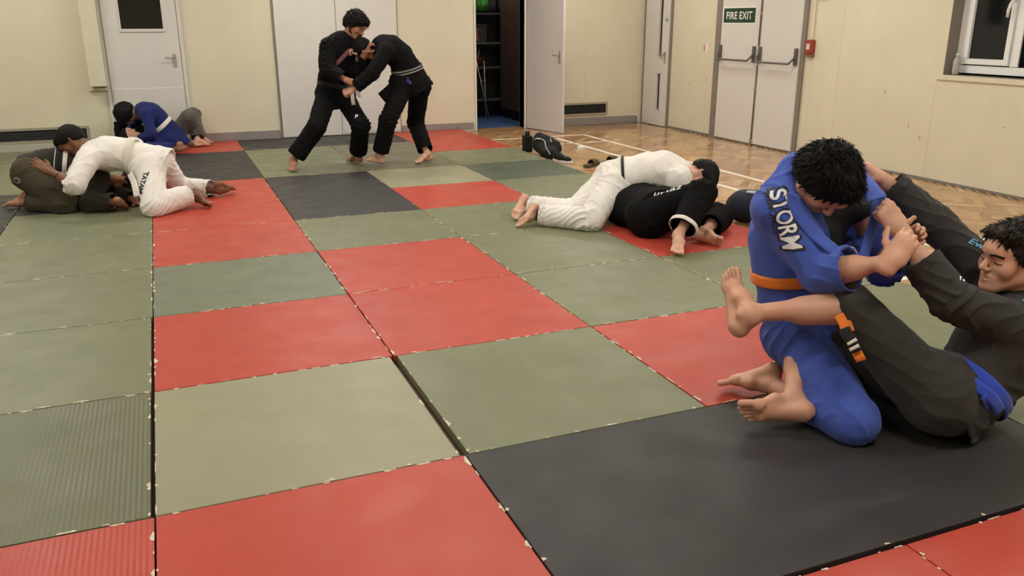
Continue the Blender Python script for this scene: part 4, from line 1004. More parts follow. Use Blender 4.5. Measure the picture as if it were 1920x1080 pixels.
def person(key, label, o):
    J = {k: np.array(v, float) for k, v in POSE[key].items()}
    for k, v in o.get('fix', {}).items(): J[k] = np.array(v, float)
    sc = o.get('sc', 1.0); vb = o.get('vox', .007); vc = o.get('cvox', .009)
    pel, neck = J['pel'], J['neck']
    foot = V3(pel[0], pel[1], 0)
    root = thing('person', label, 'person', tuple(foot), o.get('group'))
    up = un(neck - pel); sdir = un(J['shL'] - J['shR']); hdir = un(J['hipL'] - J['hipR'])
    front = un(np.cross(sdir, up)); hfront = un(np.cross(hdir, up))
    bend = np.asarray(o.get('bend', (0, 0, 0)), float)
    L = np.linalg.norm(neck - pel)
    def sp(t): return pel + (neck - pel) * t + bend * (4 * t * (1 - t))
    def sd(t): return un(hdir * (1 - t) + sdir * t)
    # --- skin body
    B = []
    ts = [0, .25, .5, .72, .9]; rs = [.103, .092, .100, .108, .075]; ws = [1.32, 1.32, 1.32, 1.38, 1.6]
    fat = o.get('fat', 1.0) * sc
    for i in range(4): B.append(seg(sp(ts[i]), sp(ts[i + 1]), rs[i] * fat * .86, rs[i + 1] * fat * .86, sd((ts[i] + ts[i + 1]) / 2), (ws[i] + ws[i + 1]) / 2, k=.05))
    for s, sh, el, wr, ha in (('R', 'shR', 'elR', 'wrR', 'haR'), ('L', 'shL', 'elL', 'wrL', 'haL')):
        B.append(seg(sp(.93), J[sh], .052 * sc, .050 * sc, k=.05))
        B += limb_prims(J[sh], J[el], .046 * sc, .037 * sc, (.4, .045 * sc, (0, 0, 0)))
        B += limb_prims(J[el], J[wr], .038 * sc, .025 * sc, (.28, .042 * sc, (0, 0, 0)))
        h = o['hands'][s]
        B += hand_prims(J[wr], J[ha], np.asarray(h[0], float), s == 'R', h[1], sc=sc * o.get('handsc', 1.0), k=.003 if vb < .005 else .002, **(h[2] if len(h) > 2 else {}))
    for s, hp, kn, an, to in (('R', 'hipR', 'kneeR', 'ankR', 'toeR'), ('L', 'hipL', 'kneeL', 'ankL', 'toeL')):
        B += limb_prims(J[hp], J[kn], .075 * sc, .050 * sc)
        kd = un(J[an] - J[kn]); bk = un(J[hp] - J[kn]); cb = un(bk - kd * (bk @ kd)) * .012
        B += limb_prims(J[kn], J[an], .048 * sc, .031 * sc, (.27, .050 * sc, cb))
        ft = o['feet'][s]
        B += foot_prims(J[an], J[to], np.asarray(ft[0], float), np.asarray(ft[1], float), sc=sc * o.get('footsc', 1.0), curl=ft[2] if len(ft) > 2 else 0)
    hc = J['head']; M = head_frame(*o['face']); hs = o.get('headsc', 1.0) * sc
    B.append(seg(neck - up * .02, hc - M[2] * .055 * hs - M[1] * .022 * hs, .058 * sc, .053 * sc, k=.03))
    B += head_prims(hc, M, hs)
    body = surf('body', B, vb, o['skin'], root, smooth=1)
    if o.get('hair', True):
        hair_obj(hc, M, hs, o['hairmat'], root, o.get('hvox', .006), **o.get('hairopt', {}))
    res = dict(root=root, J=J, sp=sp, sd=sd, up=up, front=front, hfront=hfront, sdir=sdir, hdir=hdir, M=M, hc=hc, body=body, hs=hs)
    if o.get('brows'):
        g = lambda x, y, z: hc + hs * (M[0] * x + M[1] * y + M[2] * z)
        bb = bvh_of(body)
        for s in (-1, 1):
            P, N = path_on(bb, [g(.014 * s, .1, .016), g(.030 * s, .1, .022), g(.047 * s, .08, .016)], M[1], 8, reach=.02)
            ribbon('eyebrow', P, N, .008 * hs, .002, o['hairmat'], root, lift=-.0004)
            P, N = path_on(bb, [g(.018 * s, .1, -.006), g(.031 * s, .1, -.010), g(.045 * s, .08, -.006)], M[1], 8, reach=.02)
            ribbon('eyelashes', P, N, .0032 * hs, .0012, o['hairmat'], root, lift=-.0002)
        P, N = path_on(bb, [g(-.020, .1, -.062), g(0, .11, -.0610), g(.020, .1, -.062)], M[1], 10, reach=.02)
        ribbon('lips', P, N, .008 * hs, .0008, M_LIP, root, lift=-.0014)
    if o.get('beard'):
        g = lambda x, y, z: hc + hs * (M[0] * x + M[1] * y + M[2] * z)
        P = []
        for s_ in (-1, 1): P += [seg(g(.066 * s_, .004, -.01), g(.058 * s_, .010, -.055), .009 * hs, .012 * hs, k=.01), seg(g(.056 * s_, .012, -.055), g(.012 * s_, .072, -.098), .017 * hs, .016 * hs, k=.01), seg(g(.026 * s_, .088, -.075), g(.022 * s_, .093, -.052), .006 * hs, k=.008), seg(g(0, .098, -.048), g(.022 * s_, .092, -.052), .0055 * hs, k=.006)]
        P.append(ell(g(0, .078, -.100), (.026 * hs, .019 * hs, .018 * hs), M, k=.01))
        surf('beard', P, .006, o['hairmat'], root, smooth=1)
    if o.get('tee'):
        P = [seg(sp(ts[i]), sp(ts[i + 1]), (rs[i] + .006) * fat, (rs[i + 1] + .006) * fat, sd((ts[i] + ts[i + 1]) / 2), (ws[i] + ws[i + 1]) / 2, k=.05) for i in range(4)]
        for sh in ('shR', 'shL'): P.append(seg(sp(.9), J[sh], .062 * sc, .058 * sc, k=.05))
        P.append(seg(sp(.88), neck + up * .015, .075 * fat, .060 * sc, k=.03))
        to = surf('rash_guard', P, vc, o['tee'], root, smooth=1); res['teeb'] = bvh_of(to)
    for (a_, b_, f0, f1, rr, mt, nm) in o.get('under', []):
        pa = J[a_] + (J[b_] - J[a_]) * f0; pb = J[a_] + (J[b_] - J[a_]) * f1
        surf(nm, [seg(pa, pb, rr[0], rr[1], k=.01, flat=True)], vb, mt, root, smooth=1)
    # --- jacket
    jk = o.get('jacket')
    if jk:
        P = []; wide = jk.get('fat', 1.0) * fat
        for i in range(4):
            P.append(seg(sp(ts[i]), sp(ts[i + 1]), (rs[i] + .022) * wide, (rs[i + 1] + .022) * wide, sd((ts[i] + ts[i + 1]) / 2), (ws[i] + ws[i + 1]) / 2 * .95, k=.05))
        P.append(seg(sp(.9), neck - up * .01, .082 * wide, .066 * sc, sdir, 1.25, k=.04))
        bones = [(pel, neck, jk.get('waistfold', .5), .2)]
        for s, sh, el, wr in (('R', 'shR', 'elR', 'wrR'), ('L', 'shL', 'elL', 'wrL')):
            P.append(seg(sp(.88), J[sh], .082 * sc, .072 * sc, k=.06))
            ca = jk.get('cuff' + s, jk.get('cuff', .78)); r0, r1, r2 = jk.get('arm', (.071, .064, .066))
            P.append(seg(J[sh], J[el], r0 * sc, r1 * sc, k=.035))
            e = J[el] + (J[wr] - J[el]) * ca
            P.append(seg(J[el], e, r1 * sc, r2 * sc, k=.02, flat=True, hollow=.05))
            bones += [(J[sh], J[el], .5, 1.0), (J[el], e + (e - J[el]) * .3, 1.0, .1)]
        sk = jk.get('skirt', .1); dn = un(-up + np.asarray(jk.get('skirtdir', (0, 0, 0)), float))
        if sk: P.append(seg(sp(.16), pel + dn * sk, .125 * wide, jk.get('skr', .135) * wide, hdir, 1.36, k=.04, flat=True, hollow=jk.get('skh', .05)))
        P += jk.get('extra', lambda r: [])(res)
        for q in jk.get('cuts', lambda r: [])(res): P.append(q)
        jo = surf('gi_jacket', P, vc, jk['mat'], root, smooth=1, fold=dict(bones=bones, amp=jk.get('amp', .009), lam=jk.get('lam', .055), base=jk.get('base', .35), seed=jk.get('seed', 1), fine=jk.get('fine', .0015)))
        res['jacket'] = jo; res['jb'] = bvh_of(jo)
    tr = o.get('trousers')
    if tr:
        P = []; bones = []
        P.append(seg(J['hipR'] + up * .05, J['hipL'] + up * .05, .115 * fat, k=.05))
        P.append(seg(sp(0), sp(.25), .118 * fat, .108 * fat, hdir, 1.32, k=.05))
        rt = tr.get('leg', (.098, .082, .078, .078))
        bt = o.get('butt', 1.0)
        for s, hp, kn, an in (('R', 'hipR', 'kneeR', 'ankR'), ('L', 'hipL', 'kneeL', 'ankL')):
            P.append(ell(J[hp] - hfront * .04 - up * .01, .095 * fat * bt, k=.06))
            P.append(seg(J[hp], J[kn], rt[0] * sc, rt[1] * sc, k=.04))
            h = tr.get('hem' + s, tr.get('hem', .86)); e = J[kn] + (J[an] - J[kn]) * h
            P.append(seg(J[kn], e, rt[1] * sc, (rt[2] + rt[3]) / 2 * sc, k=.025, flat=True, hollow=.05))
            bones += [(J[hp], J[kn], .7, 1.0), (J[kn], e + (e - J[kn]) * .2, 1.0, .25)]
        P += tr.get('extra', lambda r: [])(res)
        for q in tr.get('cuts', lambda r: [])(res): P.append(q)
        to = surf('gi_trousers', P, vc, tr['mat'], root, smooth=1, fold=dict(bones=bones, amp=tr.get('amp', .009), lam=tr.get('lam', .06), base=tr.get('base', .35), seed=tr.get('seed', 2), fine=tr.get('fine', .0015)))
        res['trousers'] = to; res['tb'] = bvh_of(to)
    return res

def belt_ring(r, c, axis, mat_, width=.042, name='belt', bv=None, lift=.003, thick=.006):
    P, N = ring_on(bv or r['jb'], c, axis, 56, side0=r['hdir'])
    return ribbon(name, P, N, width, thick, mat_, r['root'], lift=lift, closed=True)

def collar(r, pts, toward, mat_, width=.045, parent=None, n=26, thick=.007, name='lapel', lift=.001):
    P, N = path_on(r['jb'], pts, toward, n)
    return ribbon(name, P, N, width, thick, mat_, parent or r['jacket'], lift=lift)

def strap(name, pts, nrm, width, mat_, parent, thick=.005, n=16):
    """free-hanging band through pts"""
    P = [Vector(p) for p in pts]; out = []
    for i in range(n):
        u = i / (n - 1) * (len(P) - 1); k = min(int(u), len(P) - 2); f = u - k
        p0 = P[max(k - 1, 0)]; p1 = P[k]; p2 = P[k + 1]; p3 = P[min(k + 2, len(P) - 1)]
        out.append(.5 * ((2 * p1) + (p2 - p0) * f + (2 * p0 - 5 * p1 + 4 * p2 - p3) * f * f + (3 * p1 - p0 - 3 * p2 + p3) * f ** 3))
    return ribbon(name, out, [Vector(nrm)] * n, width, thick, mat_, parent, lift=0)
# ------------------------------------------------------------------ the grapplers
IR = V3(.925, -.38, 0); TC = V3(-.38, -.925, 0); UZ = V3(0, 0, 1)
def cloth(name, rgb, rough=.85, noise=.05, spec=.25, bump=.45, bscale=160, sheen=.15): return mat(name, rgb, rough, spec, noise=noise, nscale=9, bump=bump, bscale=bscale, sheen=sheen, bdist=.0015)
SK1 = mat('tan skin', (204, 154, 128), .5, .4, noise=.06, nscale=14, bump=.12, bscale=120, sss=.12)
SK2 = mat('light skin', (204, 158, 134), .5, .4, noise=.06, nscale=14, bump=.12, bscale=120, sss=.12)
SK3 = mat('brown skin', (120, 80, 58), .5, .4, noise=.06, nscale=14, bump=.12, bscale=120, sss=.08)
SK4 = mat('medium skin', (168, 118, 92), .5, .4, noise=.06, nscale=14, bump=.12, bscale=120, sss=.1)
M_LIP = mat('lips', (168, 108, 92), .7, .2)
HAIRB = mat('black hair', (17, 14, 13), .7, .2, noise=.25, nscale=60, bump=.4, bscale=180)
HAIRD = mat('dark brown hair', (36, 27, 22), .65, .25, noise=.25, nscale=60, bump=.4, bscale=180)
C_BLUE = cloth('blue gi cotton', (66, 88, 172), sheen=.1); C_BLUE2 = cloth('deep blue gi cotton', (22, 32, 92), sheen=.05)
C_BLK = cloth('black gi cotton', (17, 16, 17), sheen=.0, spec=.12); C_CHAR = cloth('charcoal gi cotton', (55, 52, 49), sheen=.06); C_BLK2 = cloth('deep black gi cotton', (14, 13, 14), sheen=.0, spec=.12)
C_WHT = cloth('white gi cotton', (226, 221, 214)); C_OLV = cloth('olive gi cotton', (64, 57, 40), sheen=.05); C_BRN = cloth('brown black gi cotton', (44, 37, 31), sheen=.05)
C_GRY = cloth('grey olive cotton', (84, 82, 72)); C_TEE = mat('black rash guard', (26, 26, 30), .55, .4)
B_ORG = cloth('orange belt cotton', (226, 120, 36), bump=.3); B_BLUE = cloth('blue belt cotton', (52, 78, 190)); B_WHT = cloth('white belt cotton', (220, 214, 204)); B_GRY = cloth('grey belt cotton', (150, 146, 140)); B_BLK = cloth('black belt bar', (24, 22, 26))
M_INK = mat('black print', (24, 22, 24), .6); M_SKYP = mat('light blue embroidery', (96, 168, 208), .6); M_PURP = mat('purple print', (44, 30, 60), .6); M_WP = mat('white embroidery', (226, 228, 230), .6)
GRIP = (1.15, 1.25, .8); LOOSE = (.35, .5, .35); FLATH = (.15, .2, .15)

def neck_cut(r, depth=.30, half=.085, off=(0, 0, 0)):
    """open V front of a jacket"""
    sp, f, s, up, J = r['sp'], r['front'], r['sdir'], r['up'], r['J']
    top = J['neck'] + np.asarray(off, float); n = 10; out = []
    for i in range(n):
        t = i / (n - 1); p = top - up * depth * t; w = half * (1 - t) + .008
        out.append(seg(p + f * .02, p + f * .30, w, w, None, k=.004, op='s'))
    return out

def std_feet(): return dict(R=(UZ, V3(0, 0, 1)), L=(UZ, V3(0, 0, 1)))

# ---- I: blue gi, kneeling, near
rI = person('I', 'person in bright blue gi and orange belt kneeling upright, black-haired head bowed', dict(
    skin=SK1, tee=C_TEE, hairmat=HAIRB, vox=.0042, cvox=.006, hvox=.005, sc=1.0, headsc=1.06, fat=1.08,
    face=(TC * .40 + IR * .38 - UZ * .95, UZ * .65 + TC * .36 + IR * .3),
    hairopt=dict(bulk=.026, tufts=2600, seed=3, slope=.62, z0=.026, tl=.027, amp=.008),
    hands=dict(R=(-TC * .75 + IR * .55, ((.75, .95, .6), (.8, .95, .6), (.85, 1.0, .6), (.9, 1.0, .6)), dict(thumb=(.6, .65, .35), tc=.35)), L=(TC * .6 - IR * .5 - UZ * .2, (1.1, 1.15, .7), dict(tc=.6))),
    feet=dict(R=(V3(-.15, -.3, -.9), TC * .6 + V3(-.6, 0, 0)), L=(-UZ, -TC)),
    bend=(-.05, .03, 0), waist=1,
    jacket=dict(mat=C_BLUE, cuffR=.42, cuffL=.55, arm=(.086, .078, .084), skirt=.13, skr=.125, fat=1.06, amp=.010, lam=.075, base=.30, seed=3, fine=.0012, cuts=lambda r: neck_cut(r, .46, .125, IR * .085), extra=lambda r: [seg(V3(2.209, -0.024, 0.774), V3(2.346, 0.029, 0.895), .072, .060, k=.05), seg(V3(2.346, 0.029, 0.895), V3(2.607, 0.008, 0.881), .055, .05, k=.05)]),
    trousers=dict(mat=C_BLUE, hemR=.50, hemL=.8, leg=(.112, .088, .078, .082), amp=.010, lam=.07, seed=4, base=.35)))
# ---- J: charcoal gi, seated on the mat, legs wrapped round I
rJ = person('J', 'person in charcoal gi and blue belt leaning back on the mat at the right edge', dict(
    skin=SK1, hairmat=HAIRD, vox=.0042, cvox=.006, hvox=.005, sc=.97, headsc=1.12, footsc=1.12, fat=1.08, brows=True,
    face=(-IR * .95 + TC * .24 + UZ * .07, UZ + IR * .2),
    hairopt=dict(bulk=.018, tufts=1500, seed=8, slope=.80, z0=.050, tl=.028, amp=.007, top=.004),
    hands=dict(R=(-UZ * .6 - IR * .5 - TC * .3, (.8, 1.0, .7), dict()), L=(-TC * .75 - UZ * .4 + IR * .1, GRIP, dict(thumb=(.7, .4, .5), tc=.5))),
    feet=dict(L=(IR * .45 + TC * .80, IR * .8 - TC * .3, .2), R=(-TC * .85 + UZ * .25, UZ)),
    bend=(.05, .0, -.07),
    jacket=dict(mat=C_CHAR, cuffR=.86, cuffL=.56, arm=(.082, .074, .072), skirt=.10, skr=.13, fat=1.05, amp=.012, lam=.07, base=.35, seed=9),
    trousers=dict(mat=C_CHAR, hemL=.10, hemR=.24, leg=(.124, .086, .078, .074), amp=.010, lam=.08, seed=5, base=.3)))
# ---- A and B: standing pair
rA = person('A', 'standing person in black gi, more upright of the two, feet wide apart', dict(
    skin=SK4, hairmat=HAIRB, vox=.0062, cvox=.0085, hvox=.007, headsc=1.08,
    face=(IR * .75 + TC * .42 - UZ * .5, UZ + IR * .3),
    hairopt=dict(bulk=.030, tufts=700, tl=.03, seed=13, slope=.60, z0=.035, amp=.010, side=.02), beard=True,
    hands=dict(R=(-UZ * .6 - TC * .6, GRIP, dict()), L=(IR * .6 - UZ * .2, (.7, .8, .5), dict())),
    feet=dict(R=(UZ, -TC * 0 + IR), L=(UZ, TC)), bend=(-.05, 0, .03),
    jacket=dict(mat=C_BLK, cuff=.8, skirt=.16, skr=.15, arm=(.080, .072, .074), amp=.012, lam=.08, seed=6),
    trousers=dict(mat=C_BLK, hem=.88, leg=(.108, .092, .092, .098), amp=.010, seed=7)))
rB = person('B', 'standing standing person in black gi bent forward at the waist, head against partner\'s chest', dict(
    skin=SK2, hairmat=HAIRB, vox=.0062, cvox=.0085, hvox=.007, headsc=.98,
    face=(-IR * .1 - UZ * .95 - TC * .3, -IR * .9 + UZ * .1),
    hairopt=dict(bulk=.020, seed=23),
    hands=dict(R=(IR * .2 - UZ * .6, GRIP, dict()), L=(-IR * .3 - UZ * .5 - TC * .5, GRIP, dict())),
    feet=dict(L=(UZ + IR * .2, -TC), R=(UZ, TC)), bend=(.05, 0, .09),
    jacket=dict(mat=C_BLK, cuff=.85, skirt=.12, skr=.15, arm=(.080, .070, .070), amp=.012, lam=.08, seed=8),
    trousers=dict(mat=C_BLK, hem=.88, leg=(.112, .090, .084, .086), amp=.010, seed=9)))
# ---- C and D: far left pair by the door
rC = person('C', 'person in deep blue gi hunched over a partner below the half-glazed door', dict(
    skin=SK4, hairmat=HAIRB, vox=.0075, cvox=.010, hvox=.008, sc=.92, headsc=1.08,
    face=(-UZ * .85 + IR * .1 - TC * .1, -IR * .7 + TC * .5),
    hairopt=dict(bulk=.032, seed=33, amp=.008, slope=.9, z0=.01),
    hands=dict(R=(-UZ, LOOSE), L=(-UZ, LOOSE)), feet=dict(R=(-UZ, -TC), L=(-UZ, TC)), bend=(.02, 0, .07),
    jacket=dict(mat=C_BLUE2, cuff=.8, skirt=.16, skr=.15, amp=.012, lam=.08, seed=10),
    trousers=dict(mat=C_BLUE2, hem=.86, amp=.012, seed=11)))
rD = person('D', 'person in black jacket and grey-olive trousers lying by the back wall, knee raised', dict(
    skin=SK2, hairmat=HAIRB, vox=.0075, cvox=.010, hvox=.008, sc=.92,
    face=(UZ * .9 + IR * .3, -IR), hairopt=dict(bulk=.016, seed=43),
    hands=dict(R=(IR, LOOSE), L=(IR, LOOSE)), feet=dict(R=(UZ, -TC), L=(UZ, -TC)),
    jacket=dict(mat=C_BLK2, cuff=.92, skirt=.08, amp=.010, seed=12),
    trousers=dict(mat=C_GRY, hem=.9, leg=(.105, .09, .082, .085), amp=.010, seed=13)))
# ---- E and F: left pair
rE = person('E', 'person in olive-brown gi crouched on knees and elbows at the left edge', dict(
    skin=SK4, hairmat=HAIRB, vox=.0062, cvox=.0085, hvox=.007, sc=.97, fat=1.05,
    face=(TC * .6 - IR * .55 - UZ * .3, IR * .8 - UZ * .5), hairopt=dict(bulk=.018, seed=53),
    hands=dict(R=(-UZ, LOOSE), L=(-UZ, LOOSE)), feet=dict(R=(V3(0, -.2, -1), TC), L=(-UZ, -TC)), bend=(0, 0, .10),
    jacket=dict(mat=C_BRN, cuff=.85, skirt=.03, skh=0, skr=.13, arm=(.085, .078, .074), amp=.011, lam=.08, seed=14),
    trousers=dict(mat=C_OLV, hem=.86, leg=(.125, .098, .086, .088), amp=.011, lam=.08, seed=15)))
rF = person('F', 'person in white gi sprawled over the olive-clad partner at the left', dict(
    skin=SK3, hairmat=HAIRB, vox=.0062, cvox=.0085, hvox=.007, sc=.97,
    face=(-IR * .5 - UZ * .8 + TC * .2, -IR * .8 + UZ * .5), hairopt=dict(bulk=.020, seed=63),
    hands=dict(R=(-UZ, LOOSE), L=(IR * .2 - UZ * .5 - TC * .4, (.3, .4, .3))), feet=dict(L=(-IR * .1 + UZ * .3 - TC * .2 + IR * .6, TC), R=(V3(0, 0, -1), -TC)), under=[('elL', 'wrL', 0, .62, (.047, .040), C_TEE, 'rash_guard_sleeve')], bend=(.02, 0, .05),
    jacket=dict(mat=C_WHT, cuffL=.12, cuffR=.35, skirt=.13, skr=.15, arm=(.090, .086, .085), amp=.014, lam=.085, base=.4, seed=16),
    trousers=dict(mat=C_WHT, hem=.80, leg=(.118, .098, .088, .088), amp=.012, lam=.07, seed=17)))
# ---- G and H: centre pair
rG = person('G', 'person in white gi on knees, stretched over a black-clad partner beside the wood floor', dict(
    skin=SK2, hairmat=HAIRB, vox=.0060, cvox=.0080, hvox=.007, under=[('kneeR', 'ankR', .80, .96, (.050, .046), C_TEE, 'ankle_support')],
    face=(-UZ * .9 + TC * .45 - IR * .1, IR + TC * .1), hairopt=dict(bulk=.020, seed=73, slope=.6),
    hands=dict(R=(-UZ, LOOSE), L=(-UZ, LOOSE)), feet=dict(R=(V3(0, -.3, -1), -TC, .3), L=(V3(0, 0, -1), TC)), bend=(.0, 0, .05),
    jacket=dict(mat=C_WHT, cuff=.8, skirt=.05, skr=.13, fat=1.1, arm=(.090, .082, .078), amp=.011, lam=.08, seed=18),
    trousers=dict(mat=C_WHT, hem=.90, leg=(.115, .095, .084, .086), amp=.012, lam=.06, base=.45, seed=19)))
rH = person('H', 'person in black gi lying on the red mat, bare feet out, under white-clad partner', dict(
    skin=SK2, hairmat=HAIRB, vox=.0060, cvox=.0080, hvox=.007, sc=.97, fat=1.2, butt=1.1,
    face=(UZ, -IR), hairopt=dict(bulk=.016, seed=83),
    hands=dict(R=(-UZ, LOOSE), L=(-UZ, LOOSE)), feet=dict(R=(UZ, IR), L=(-TC * .8 + UZ * .35, UZ)),
    jacket=dict(mat=C_BLK2, cuff=.85, skirt=.06, skh=0, skr=.13, amp=.011, seed=20),
    trousers=dict(mat=C_BLK2, hemR=.84, hemL=.66, leg=(.122, .098, .088, .092), amp=.010, seed=21)))
# ------------------------------------------------------------------ belts, lapels and prints
def lay(r, key, txt, c, xd, yd, L, H, m, toward=TC, **k):
    return lettering(k.pop('name', 'lettering'), txt, c, xd, yd, L, H, m, r['jacket' if key == 'jb' else 'trousers'], bvhs=[r[key]], toward=toward, **k)
# I
J = rI['J']; RX, RU = IR * .29 - UZ * .95, IR * .95 + UZ * .29
_, ref = lay(rI, 'jb', 'STORM', V3(2.161, -0.181, 0.754), RX, RU, .222, .078, M_INK, toward=TC - IR * .1, bold=.065, off=.003, space=.95, name='lettering_outline')
lay(rI, 'jb', 'STORM', V3(2.161, -0.181, 0.754), RX, RU, .205, .062, M_WP, toward=TC - IR * .1, bold=.02, off=.0055, space=1.02)
lay(rI, 'jb', 'KIMONOS', V3(2.123, -0.160, 0.770), RX, RU, .15, .024, M_PURP, toward=TC - IR * .1, bold=.01, off=.003)
lettering('chest_print', 'o O', V3(2.312, -0.243, 0.755), IR, UZ, .055, .022, M_WP, rI['root'], bvhs=[rI['teeb']], toward=TC * .8 + IR * .5, off=.004, bold=.004)
belt_ring(rI, rI['sp'](.40), un(rI['up'] * .9 - IR * .06 + TC * .05), B_ORG, .045)
bt = strap('belt_end', [V3(2.267, -0.349, 0.458), V3(2.271, -0.369, 0.437), V3(2.268, -0.403, 0.401), V3(2.277, -0.466, 0.329)], TC + UZ * .1, .034, B_ORG, rI['root'], n=14)
strap('rank_bar', [V3(2.254, -0.396, 0.428), V3(2.259, -0.424, 0.395), V3(2.261, -0.457, 0.361)], TC + UZ * .1, .0355, B_BLK, bt, thick=.005, n=8)
for a_, b_ in ((V3(2.247, -0.441, 0.398), V3(2.251, -0.445, 0.390)), (V3(2.248, -0.453, 0.381), V3(2.252, -0.457, 0.372))): strap('rank_stripe', [a_, b_], TC + UZ * .1, .036, B_WHT, bt, thick=.004, n=4)
strap('belt_end', [V3(2.307, -0.351, 0.434), V3(2.302, -0.382, 0.405)], TC, .022, B_ORG, rI['root'], n=6)
collar(rI, [V3(2.230, -0.181, 0.838), V3(2.221, -0.247, 0.799), V3(2.250, -0.285, 0.723), V3(2.317, -0.289, 0.627)], TC + IR * .3, C_BLUE, .05, name='lapel', lift=.003)
strap('lapel', [V3(2.529, -0.043, 0.902), V3(2.521, -0.115, 0.882), V3(2.491, -0.202, 0.856), V3(2.474, -0.249, 0.831)], TC * .8 - IR * .3 + UZ * .4, .062, mat('blue lapel cotton', (86, 104, 186), .8, .3, bump=.5, bscale=30), rI['jacket'], n=16)
strap('lapel', [V3(2.474, -0.249, 0.831), V3(2.508, -0.222, 0.753), V3(2.508, -0.205, 0.669), V3(2.445, -0.243, 0.584)], TC * .9 + IR * .3, .05, C_BLUE, rI['jacket'], n=16)
# J
belt_ring(rJ, rJ['sp'](.22), un(rJ['up'] + IR * .2), B_BLUE, .045)
P_, N_ = path_on(rJ['tb'], [V3(2.693, -0.529, 0.212), V3(2.725, -0.560, 0.158), V3(2.715, -0.575, 0.103), V3(2.673, -0.575, 0.052)], TC + IR * .1, 18, off=.012)
ribbon('belt_end', P_, N_, .036, .006, B_BLUE, rJ['root'])
P_, N_ = path_on(rJ['jb'], [V3(2.681, -0.516, 0.234), V3(2.729, -0.550, 0.194), V3(2.771, -0.588, 0.132)], TC + UZ * .1, 14, off=.014)
ribbon('belt_end', P_, N_, .042, .006, B_BLUE, rJ['root'])
lay(rJ, 'jb', 'Ewy', V3(2.988, -0.284, 0.617), IR * .85 - UZ * .5, UZ * .85 + IR * .5, .085, .036, M_SKYP, toward=TC + UZ * .35, bold=.02, shear=.3)
lay(rJ, 'jb', 'BB', V3(2.914, -0.532, 0.466), IR, UZ, .05, .045, M_SKYP, toward=TC + UZ * .3, bold=.02)
lay(rJ, 'jb', 'm', V3(2.667, -0.454, 0.563), IR * .9 - UZ * .4, UZ, .028, .018, M_WP, toward=TC + UZ * .4, bold=.02)
# A
belt_ring(rA, rA['sp'](.12), rA['up'], B_BLK, .045)
strap('belt_end', [V3(1.993, 6.316, 0.750), V3(1.982, 6.255, 0.691), V3(1.984, 6.231, 0.623)], TC, .040, mat('pinkish white belt', (206, 188, 178), .8), rA['root'], n=8)
strap('belt_end', [V3(2.046, 6.349, 0.778), V3(2.052, 6.288, 0.739), V3(2.063, 6.269, 0.697)], TC, .034, mat('pinkish white belt end', (196, 178, 170), .8), rA['root'], n=8)
M_PINK = mat('faded red patch', (104, 62, 62), .7, noise=.5, nscale=60)
collar(rA, [V3(1.888, 6.424, 1.007), V3(1.938, 6.375, 1.087), V3(1.997, 6.321, 1.166)], TC, M_PINK, .045, name='lapel_patch', lift=.004)
collar(rA, [V3(2.002, 6.319, 1.166), V3(2.033, 6.294, 1.130), V3(2.053, 6.257, 1.048)], TC, M_PINK, .030, name='lapel_patch', lift=.004)
lay(rA, 'tb', 'P', V3(2.016, 6.204, 0.517), IR, UZ, .03, .035, M_WP, toward=TC, bold=.03)
# B
M_PUR = mat('purple blue belt', (56, 46, 118), .8)
ax = un(rB['up'] * .8 + UZ * .25 + IR * .35)
belt_ring(rB, rB['sp'](.22), ax, B_BLK, .050)
for o_ in (-.014, .014): belt_ring(rB, rB['sp'](.22) + ax * o_, ax, B_GRY, .012, name='belt_stripe', lift=.010, thick=.003)
strap('belt_end', [V3(2.524, 6.129, 0.907), V3(2.518, 6.073, 0.868), V3(2.546, 6.038, 0.832)], TC, .034, M_PUR, rB['root'], n=8)
strap('belt_end', [V3(2.484, 6.261, 0.847), V3(2.431, 6.198, 0.798), V3(2.395, 6.199, 0.756)], TC, .03, B_GRY, rB['root'], n=8)
strap('jacket_flap', [V3(2.416, 6.163, 0.812), V3(2.343, 6.150, 0.751), V3(2.264, 6.161, 0.688)], TC, .12, C_BLK, rB['jacket'], n=8, thick=.01)
# C
belt_ring(rC, rC['sp'](.30), rC['up'], B_WHT, .05)
# E
ax = rE['up']
belt_ring(rE, rE['sp'](.46), ax, B_BLK, .085)
for o_ in (-.030, .030): belt_ring(rE, rE['sp'](.46) + ax * o_, ax, B_WHT, .034, name='belt_stripe', lift=.010, thick=.003)
lay(rE, 'tb', 'O', V3(-0.906, 5.156, 0.254), IR, UZ, .07, .05, B_GRY, toward=TC, bold=.04, name='hip_patch')
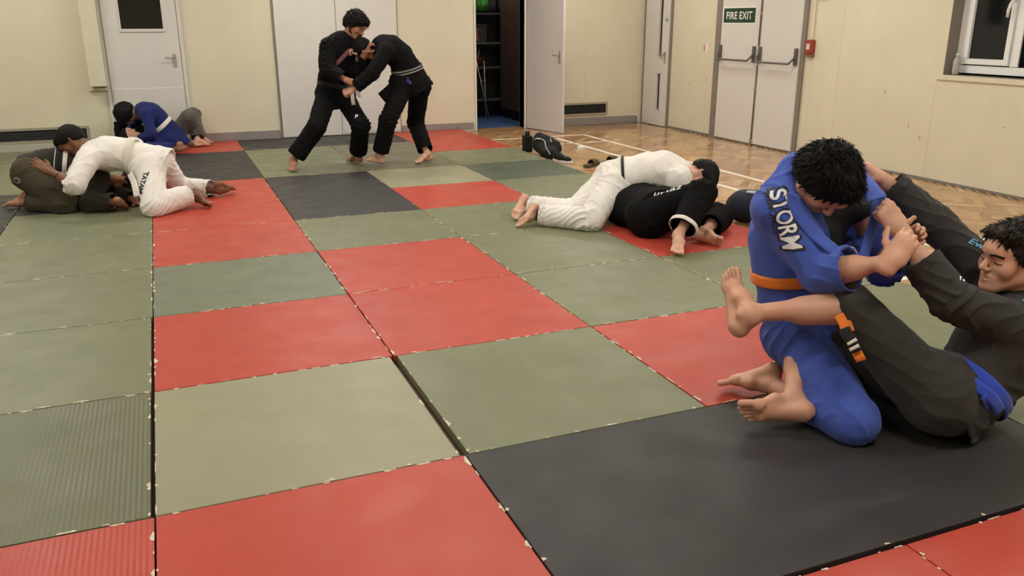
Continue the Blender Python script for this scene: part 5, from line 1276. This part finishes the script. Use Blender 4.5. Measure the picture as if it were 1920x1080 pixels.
# F
belt_ring(rF, rF['sp'](.30), un(rF['up'] - UZ * .2), mat('off white belt', (206, 200, 186), .85, bump=.4, bscale=90), .075)
strap('belt_end', [V3(-0.130, 4.762, 0.299), V3(-0.107, 4.657, 0.251), V3(-0.097, 4.604, 0.209), V3(-0.092, 4.560, 0.150)], TC + IR * .2, .05, B_WHT, rF['root'], n=12)
DN = -UZ * .99 - IR * .08
lay(rF, 'tb', 'TATAMI', V3(-0.012, 4.672, 0.242), DN, IR, .15, .045, M_INK, toward=TC, bold=.05)
lay(rF, 'jb', 'STIAR', V3(-0.010, 4.722, 0.390), DN + IR * .2, IR, .09, .028, M_INK, toward=TC, bold=.02)
lay(rF, 'tb', 'o', V3(-0.038, 4.643, 0.126), DN, IR, .03, .03, M_INK, toward=TC, bold=.08, name='crest')
# G
belt_ring(rG, rG['sp'](.16), rG['up'], B_BLK, .022)
# H
lettering('lettering', 'uriaz', V3(3.338, 2.462, 0.279), IR * .98 + UZ * .12, UZ * .8 - TC * .5, .18, .040, M_WP, rH['root'], bvhs=[rH['tb'], rH['jb']], toward=TC + UZ * .5, bold=.0, shear=.4)
h0 = rH['J']['kneeR']; h1 = rH['J']['ankR']; hx = un(h1 - h0)
belt_ring(rH, h0 + (h1 - h0) * .79, hx, B_WHT, .03, name='hem_lining', bv=rH['tb'], lift=.013, thick=.004)
# ------------------------------------------------------------------ camera, light, colour
cam = bpy.data.cameras.new('camera'); co = bpy.data.objects.new('camera', cam); COL.objects.link(co)
RW = Matrix(((0.92515319, -0.37958943, -0.0018565), (-0.1166707, -0.2796945, -0.95297373), (0.36121951, 0.88186328, -0.30304722)))
R_ = Matrix((RW[0], -RW[1], -RW[2])).transposed()
co.matrix_world = Matrix.Translation((0.16495607, -2.4741821, 1.43700075)) @ R_.to_4x4()
cam.sensor_width = 36; cam.lens = 1572.831 / 1920 * 36; cam.clip_start = .02; cam.clip_end = 60
SCN.camera = co
w = bpy.data.worlds.new('night'); SCN.world = w; w.use_nodes = True
w.node_tree.nodes['Background'].inputs[0].default_value = (.02, .025, .04, 1); w.node_tree.nodes['Background'].inputs[1].default_value = .3
vs_ = SCN.view_settings; vs_.view_transform = 'Standard'; vs_.look = 'None'; vs_.exposure = EXPOSURE; vs_.gamma = 1; vs_.use_curve_mapping = False
